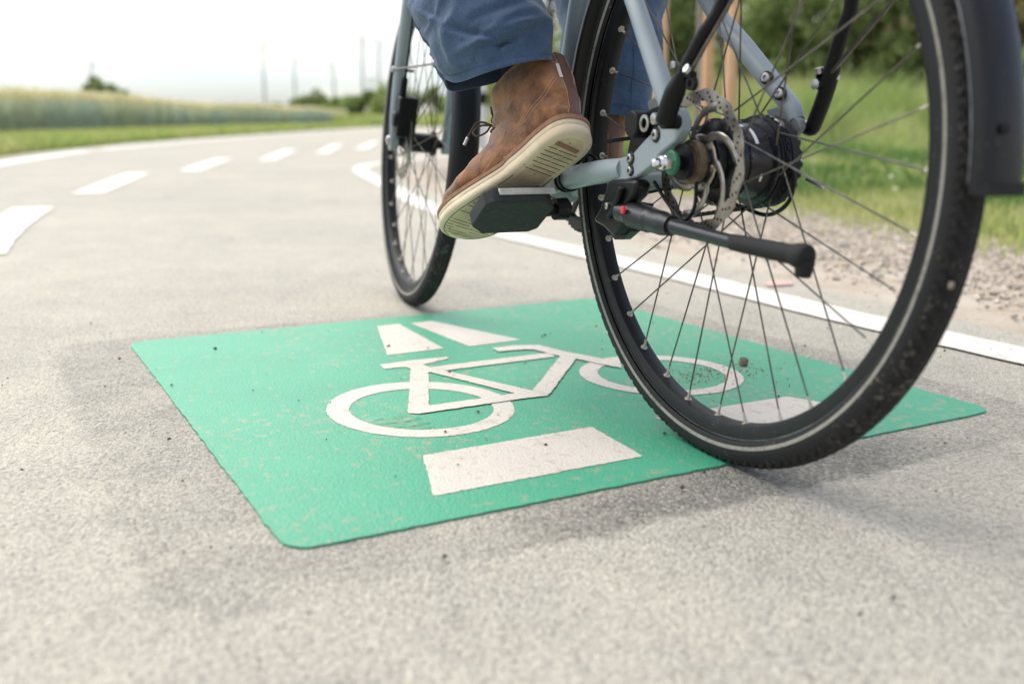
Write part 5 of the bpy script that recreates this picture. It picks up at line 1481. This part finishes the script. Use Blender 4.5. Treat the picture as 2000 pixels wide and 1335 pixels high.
# pose of the left shoe (heel, then turns), found from the photograph
def rot_xyz(rx, ry, rz): return (Matrix.Rotation(rz, 4, 'Z') @ Matrix.Rotation(ry, 4, 'Y') @ Matrix.Rotation(rx, 4, 'X'))
SHL = T0 @ Matrix.Translation((0.192, 0.084, 0.028)) @ rot_xyz(0.37, 0.590, 0.400)
shoe(SHL, 1, 'left brown boot, sole turned to the camera')
SHR = T0 @ Matrix.Translation((0.455, -0.112, -0.060)) @ rot_xyz(0.0, -0.02, -0.06)
shoe(SHR, -1, 'right brown boot seen through the rear wheel', lace=True)

# socks
def loft(name, C_, A_, B_, mt, n=48, label=None, fn=None, solid=0, caps=True):
    R = []
    for i in range(len(C_)):
        ring_ = []
        for j in range(n):
            a = 2 * pi * j / n
            p = Vector(C_[i]) + Vector(A_[i]) * cos(a) + Vector(B_[i]) * sin(a)
            if fn: p = fn(p, i, a, Vector(C_[i]))
            ring_.append(p)
        R.append(ring_)
    return R
T0i = T0.inverted()
def in_shoe(mt_, p): return T0i @ mt_ @ Vector(p)
knL = Vector((0.515, 0.185, 0.480)); hpL = Vector((0.235, 0.095, 0.760))
knR = Vector((0.640, -0.150, 0.500)); hpR = Vector((0.235, -0.095, 0.760))
anL = in_shoe(SHL, (0.068, 0, 0.10)); anR = in_shoe(SHR, (0.068, 0, 0.10))
upL = in_shoe(SHL, (0.080, 0, 0.165)); upR = in_shoe(SHR, (0.080, 0, 0.165))
for an, up_, kn, lab in ((anL, upL, knL, 'left navy sock'), (anR, upR, knR, 'right navy sock')):
    b = MB(); dd = (kn - up_).normalized()
    b.tube(catmull([an, an.lerp(up_, .5), up_, up_ + dd * 0.06, up_ + dd * 0.16], 14), list(np.interp(np.linspace(0, 1, 14), [0, .5, 1], [0.030, 0.0335, 0.044])), seg=28)
    b.build('sock', M['sock'], person, smooth=80, mat4=T0)["label"] = lab

# trousers: each leg a lofted tube, one mesh together with the seat
tb = MB(); NJ = 120
def fold(p, s, a, seed, k=1.0):
    q = p * 1.0
    n1 = noise.noise(Vector((q.x * 9 + seed, q.y * 9, q.z * 13 + q.x * 7)))
    n2 = noise.noise(Vector((q.x * 22 + seed, q.y * 22, q.z * 30)))
    n3 = noise.noise(Vector((q.x * 12 + q.z * 9 + seed * 2, q.y * 11, q.z * 12 - q.x * 6)))
    rdg = max(0.0, 1 - abs(n3) * 4.5) ** 2
    return (n1 * 0.012 + n2 * 0.004 + rdg * 0.0045 - 0.001) * k
def leg(F, Bk, dF, kn, hp, rk, rh, seed, mapfn, special=None):
    """F/Bk: photo points of the front and rear outline from hem upwards, dF: their depths"""
    cs_, as_, bs_ = [], [], []
    for (f, df), (k, dk) in zip(F, Bk):
        f3 = mapfn(*f, df); k3 = mapfn(*k, dk); c_ = (f3 + k3) / 2; a_ = (f3 - k3) / 2
        cs_.append(c_); as_.append(a_)
    cs_ += [cs_[-1].lerp(kn, .5), kn, kn.lerp(hp, .33), kn.lerp(hp, .66), hp]
    n0 = len(as_)
    rad_ = [a.length for a in as_] + [rk * 0.97, rk, rk * 1.03, rh, rh]
    NN = len(cs_)
    par = np.concatenate([[*c, r] for c, r in zip(cs_, rad_)]).reshape(NN, 4)
    # the direction of the first axis, carried upwards
    ax0 = as_[0].normalized()
    M_ = 210
    # denser sampling near the hem
    cur = catmull(par, M_)
    R = []; prev = ax0
    for i in range(M_):
        p = Vector(cur[i][:3]); r = cur[i][3]
        t_ = (Vector(cur[min(i + 1, M_ - 1)][:3]) - Vector(cur[max(i - 1, 0)][:3])).normalized()
        if i == 0: t0_ = t_
        u = prev
        s = i / (M_ - 1) * (NN - 1)            # index along the keys
        if s < n0 - 1:
            k = int(s); u = as_[k].lerp(as_[k + 1], s - k).normalized()
        else:
            u = (prev - t_ * prev.dot(t_) * 0.3).normalized()
        prev = u
        tt = (t_ - u * t_.dot(u)).normalized(); v = tt.cross(u).normalized()
        ph = np.interp(s, [0, 3.5], [HEMT, 0.0]); v = (v * cos(ph) - tt * cs_sign * sin(ph)).normalized()
        ratio = np.interp(s, [0, 2, n0, NN], [0.62, 0.80, 0.95, 1.0])
        ring_ = []
        for j in range(NJ):
            a = 2 * pi * j / NJ
            d = u * cos(a) + v * sin(a) * ratio
            rr_ = r
            q = p + d * rr_
            amt = fold(q, s, a, seed, np.interp(s, [0, .5, 1.2, 6], [0.25, 0.7, 1.0, 1.0]))
            if special: amt += special(s, a)
            # hem: turned up edge slightly thicker
            if s < 0.26: amt += 0.0007
            if 0.26 <= s < 0.30: amt -= 0.0006
            if HEMT > 0.01:
                da_ = (a - A(28) + pi) % (2 * pi) - pi; q = q + tt * (0.015 * math.exp(-(da_ / .38) ** 2) * max(0, 1 - s / 1.6) ** 1.5)
            ring_.append(q + d.normalized() * amt)
        R.append(ring_)
    # turn the hem inwards
    inner = []
    for dz, rr_ in ((0, .975), (.6, .955), (2.4, .945)):
        i0 = int(dz * 10)
        c_ = sum((Vector(x) for x in R[i0]), Vector()) / NJ
        inner.append([c_ + (Vector(x) - c_) * rr_ for x in R[i0]])
    tb.rings(inner[::-1] + R, cap=False)
    return R
mf = lambda x, y, d: UD(x, y, d)
def spL(s, a):
    # a: 0 = front outline, pi = rear outline, camera side is around +pi/2 or -pi/2
    x = 0.0
    for (s0, a0, w_s, w_a, am, sl) in FOLDS:
        for aa in (a0,):
            da = (a - aa + pi) % (2 * pi) - pi
            ds = s - s0 - sl * da
            x += 1.5 * am * math.exp(-(ds / w_s) ** 2) * math.exp(-(da / w_a) ** 2)
    return x
CAMS = -pi / 2     # set below after a test of which side faces the camera
FOLDS = []
HEMT = radians(18)
F_ = [((877, 180), 1.42), ((857, 130), 1.43), ((841, 82), 1.44), ((830, 34), 1.45), ((824, -24), 1.46)]
B_ = [((1073, 116), 1.33), ((1078, 84), 1.335), ((1074, 44), 1.34), ((1052, 0), 1.35), ((1026, -60), 1.36)]
f3 = UD(*F_[0][0], F_[0][1]); k3 = UD(*B_[0][0], B_[0][1]); u_ = (f3 - k3).normalized()
t_ = ((UD(*F_[1][0], F_[1][1]) + UD(*B_[1][0], B_[1][1])) / 2 - (f3 + k3) / 2).normalized()
v_ = t_.cross(u_)
cw = MRi @ Vector((0, 0, CAMH)); cs_sign = 1 if v_.dot((cw - f3).normalized()) > 0 else -1
def A(deg): return cs_sign * radians(deg)
# (key position, angle, width along, width round, height, slant)
FOLDS = [(2.9, A(45), .16, .55, .0065, -1.5 * cs_sign), (2.55, A(60), .13, .6, -.0060, -1.5 * cs_sign), (2.0, A(75), .22, .7, .0050, -1.2 * cs_sign), (1.6, A(95), .16, .6, -.0065, -1.0 * cs_sign),
         (1.2, A(110), .18, .5, .0045, 0.5 * cs_sign), (0.95, A(120), .14, .35, -.0085, 0.9 * cs_sign), (2.3, A(130), .18, .5, -.0050, .8 * cs_sign), (1.75, A(140), .16, .4, .0055, .6 * cs_sign),
         (2.2, A(20), .07, .25, -.0020, 0), (1.9, A(22), .07, .25, .0018, 0), (1.6, A(22), .07, .25, -.0020, 0), (1.3, A(24), .07, .25, .0018, 0), (1.0, A(24), .06, .25, -.0018, 0), (0.75, A(24), .06, .25, .0016, 0),
         (3.3, A(15), .3, .25, -.010, 0.6 * cs_sign), (3.6, A(100), .3, .8, .006, -1.0 * cs_sign), (0.15, A(60), .25, .7, -.004, 0), (0.1, A(120), .25, .5, .004, 0)]
RL = leg(F_, B_, None, knL, hpL, 0.078, 0.098, 3.0, mf, spL)
FR = [((1108, 226), 1.70), ((1106, 120), 1.70), ((1100, 30), 1.71), ((1092, -50), 1.72)]
BR = [((1264, 234), 1.58), ((1274, 140), 1.58), ((1280, 40), 1.585), ((1282, -50), 1.59)]
FOLDS_L = FOLDS; FOLDS = [(1.2, A(120), .2, .8, .004, .4), (2.1, A(130), .2, .8, -.004, -.5), (0.5, A(110), .12, .8, -.002, .2)]
HEMT = 0.0
RR_ = leg(FR, BR, None, knR, hpR, 0.078, 0.098, 8.0, mf, spL)
# seat of the trousers
sr = []
for i in range(16):
    t_ = i / 15; z = 0.69 + 0.30 * t_; wv = np.interp(t_, [0, .25, .6, 1], [0.06, 0.165, 0.175, 0.155]); dv = np.interp(t_, [0, .3, .7, 1], [0.07, 0.125, 0.115, 0.10])
    sr.append([Vector((0.225 + 0.05 * t_ + dv * cos(2 * pi * j / 48), wv * sin(2 * pi * j / 48), z)) for j in range(48)])
tb.rings(sr)
tr = tb.build('trousers', M['denim'], person, smooth=80, mat4=T0, recalc=True)
tr["label"] = 'blue cotton trousers'
# seams and hem stitches of the left leg
def rp_(R, s_idx, a, off=0.0005):
    i = int(min(max(s_idx, 0), len(R) - 2)); f_ = s_idx - i; j = (a / (2 * pi) * NJ) % NJ; j0 = int(j); fj = j - j0
    g_ = lambda i_, j_: Vector(R[i_][j_ % NJ])
    p = g_(i, j0).lerp(g_(i, j0 + 1), fj).lerp(g_(i + 1, j0).lerp(g_(i + 1, j0 + 1), fj), f_)
    c_ = sum((g_(i, k) for k in range(0, NJ, 12)), Vector()) / 10
    return p + (p - c_).normalized() * off
perkey = 209 / (9 - 0)
q = MB()
seam = [rp_(RL, s_, A(27), 0.0002) for s_ in np.linspace(0, 120, 140)]
q.tube(seam, 0.0009, seg=6)
q.tube([rp_(RL, s_, A(30.5), 0.0001) for s_ in np.linspace(0, 120, 140)], 0.00045, seg=5)
hem = [rp_(RL, 6.6, 2 * pi * k / 160, 0.0) for k in range(161)]
q.tube(hem, 0.0006, seg=5)
q.tube([rp_(RR_, 5.0, 2 * pi * k / 120, 0.0) for k in range(121)], 0.0006, seg=5)
q.tube([rp_(RR_, s_, A(150), 0.0002) for s_ in np.linspace(0, 110, 100)], 0.0009, seg=6)
q.build('seam', M['dthread'], tr)

# body: one continuous skinned figure; the parts above the trousers are out of the picture
def skinned(name, nodes, edges, mt, root, parent, sub=2):
    me = bpy.data.meshes.new(name); me.from_pydata([n[0] for n in nodes], edges, [])
    o = bpy.data.objects.new(name, me); COL.objects.link(o); o.parent = parent; o.matrix_local = T0
    me.materials.append(mt)
    sk = o.modifiers.new('skin', 'SKIN'); sk.use_smooth_shade = True
    for i, n in enumerate(nodes):
        rv = n[1] if hasattr(n[1], '__len__') else (n[1], n[1])
        me.skin_vertices[0].data[i].radius = rv
    me.skin_vertices[0].data[root].use_root = True
    sb = o.modifiers.new('sub', 'SUBSURF'); sb.levels = sub; sb.render_levels = sub
    return o
nodes = []; edges = []
def nd(p, r, par=None):
    nodes.append((tuple(p), r)); i = len(nodes) - 1
    if par is not None: edges.append((par, i))
    return i
pel = nd((0.235, 0, 0.82), (0.12, 0.10)); w1 = nd((0.27, 0, 0.95), (0.11, 0.085), pel); ch = nd((0.35, 0, 1.13), (0.13, 0.10), w1); nk = nd((0.44, 0, 1.30), 0.055, ch); hd0 = nd((0.48, 0, 1.37), 0.065, nk)
hd1 = nd((0.50, 0, 1.45), 0.095, hd0); hd2 = nd((0.50, 0, 1.54), 0.07, hd1); nose = nd((0.60, 0, 1.44), 0.012, hd1)
for s, kn, an, up_, hp, sh in ((1, knL, anL, upL, hpL, SHL), (-1, knR, anR, upR, hpR, SHR)):
    h_ = nd(hp, 0.075, pel); k_ = nd(kn, 0.052, h_); c_ = nd(kn.lerp(up_, .35), 0.046, k_); c2_ = nd(up_, 0.024, c_); a_ = nd(an, 0.020, c2_); b_ = nd(in_shoe(sh, (0.13, 0, 0.055)), 0.018, a_); nd(in_shoe(sh, (0.225, 0, 0.042)), (0.022, 0.011), b_); nd(in_shoe(sh, (0.055, 0, 0.045)), 0.018, a_)
    # arms to the grips
    g_ = MRi @ MFW @ Vector((-0.15, s * 0.27, 0.66))
    s_ = nd((0.39, s * 0.18, 1.22), 0.058, ch); e_ = nd((0.58, s * 0.26, 0.98), 0.040, s_); w_ = nd(g_ + Vector((-0.055, 0, 0.05)), 0.026, e_); p_ = nd(g_ + Vector((-0.01, 0, 0.030)), (0.036, 0.017), w_)
    for k in range(4):
        y_ = (k - 1.5) * 0.021; f1 = nd(g_ + Vector((0.018, y_, 0.026)), 0.0095, p_); f2 = nd(g_ + Vector((0.030, y_, 0.004)), 0.0085, f1); nd(g_ + Vector((0.020, y_, -0.019 + 0.003 * abs(k - 1))), 0.0075, f2)
    t1 = nd(g_ + Vector((-0.022, -s * 0.034, 0.012)), 0.0105, p_); nd(g_ + Vector((-0.014, -s * 0.044, -0.014)), 0.009, t1)
skinned('body', nodes, edges, M['skin'], 0, person)
M['knit'] = mat('grey_knit', (0.20, 0.21, 0.23), 0.9, bump=0.001, bscale=300)
n2 = []; e2 = []; nodes, edges = n2, e2
a0 = nd((0.235, 0, 0.86), (0.155, 0.125)); a1 = nd((0.27, 0, 0.97), (0.15, 0.115), a0); a2 = nd((0.35, 0, 1.14), (0.165, 0.125), a1); a3 = nd((0.42, 0, 1.27), 0.072, a2)
for s in (1, -1):
    g_ = MRi @ MFW @ Vector((-0.15, s * 0.27, 0.66)); s1 = nd((0.39, s * 0.18, 1.22), 0.075, a2); s2 = nd((0.58, s * 0.26, 0.98), 0.055, s1); nd(g_ + Vector((-0.075, 0, 0.075)), 0.042, s2)
skinned('sweater', n2, e2, M['knit'], 0, person)
b = MB(); b.lathe([(-0.02, 0.098), (0.03, 0.106), (0.08, 0.088), (0.105, 0.05), (0.112, 0.0)], (0.49, 0, 1.49), (-0.25, 0, 1), seg=32); b.build('hair', mat('dark_hair', (0.05, 0.03, 0.02), 0.6, bump=0.003, bscale=120), person, mat4=T0)
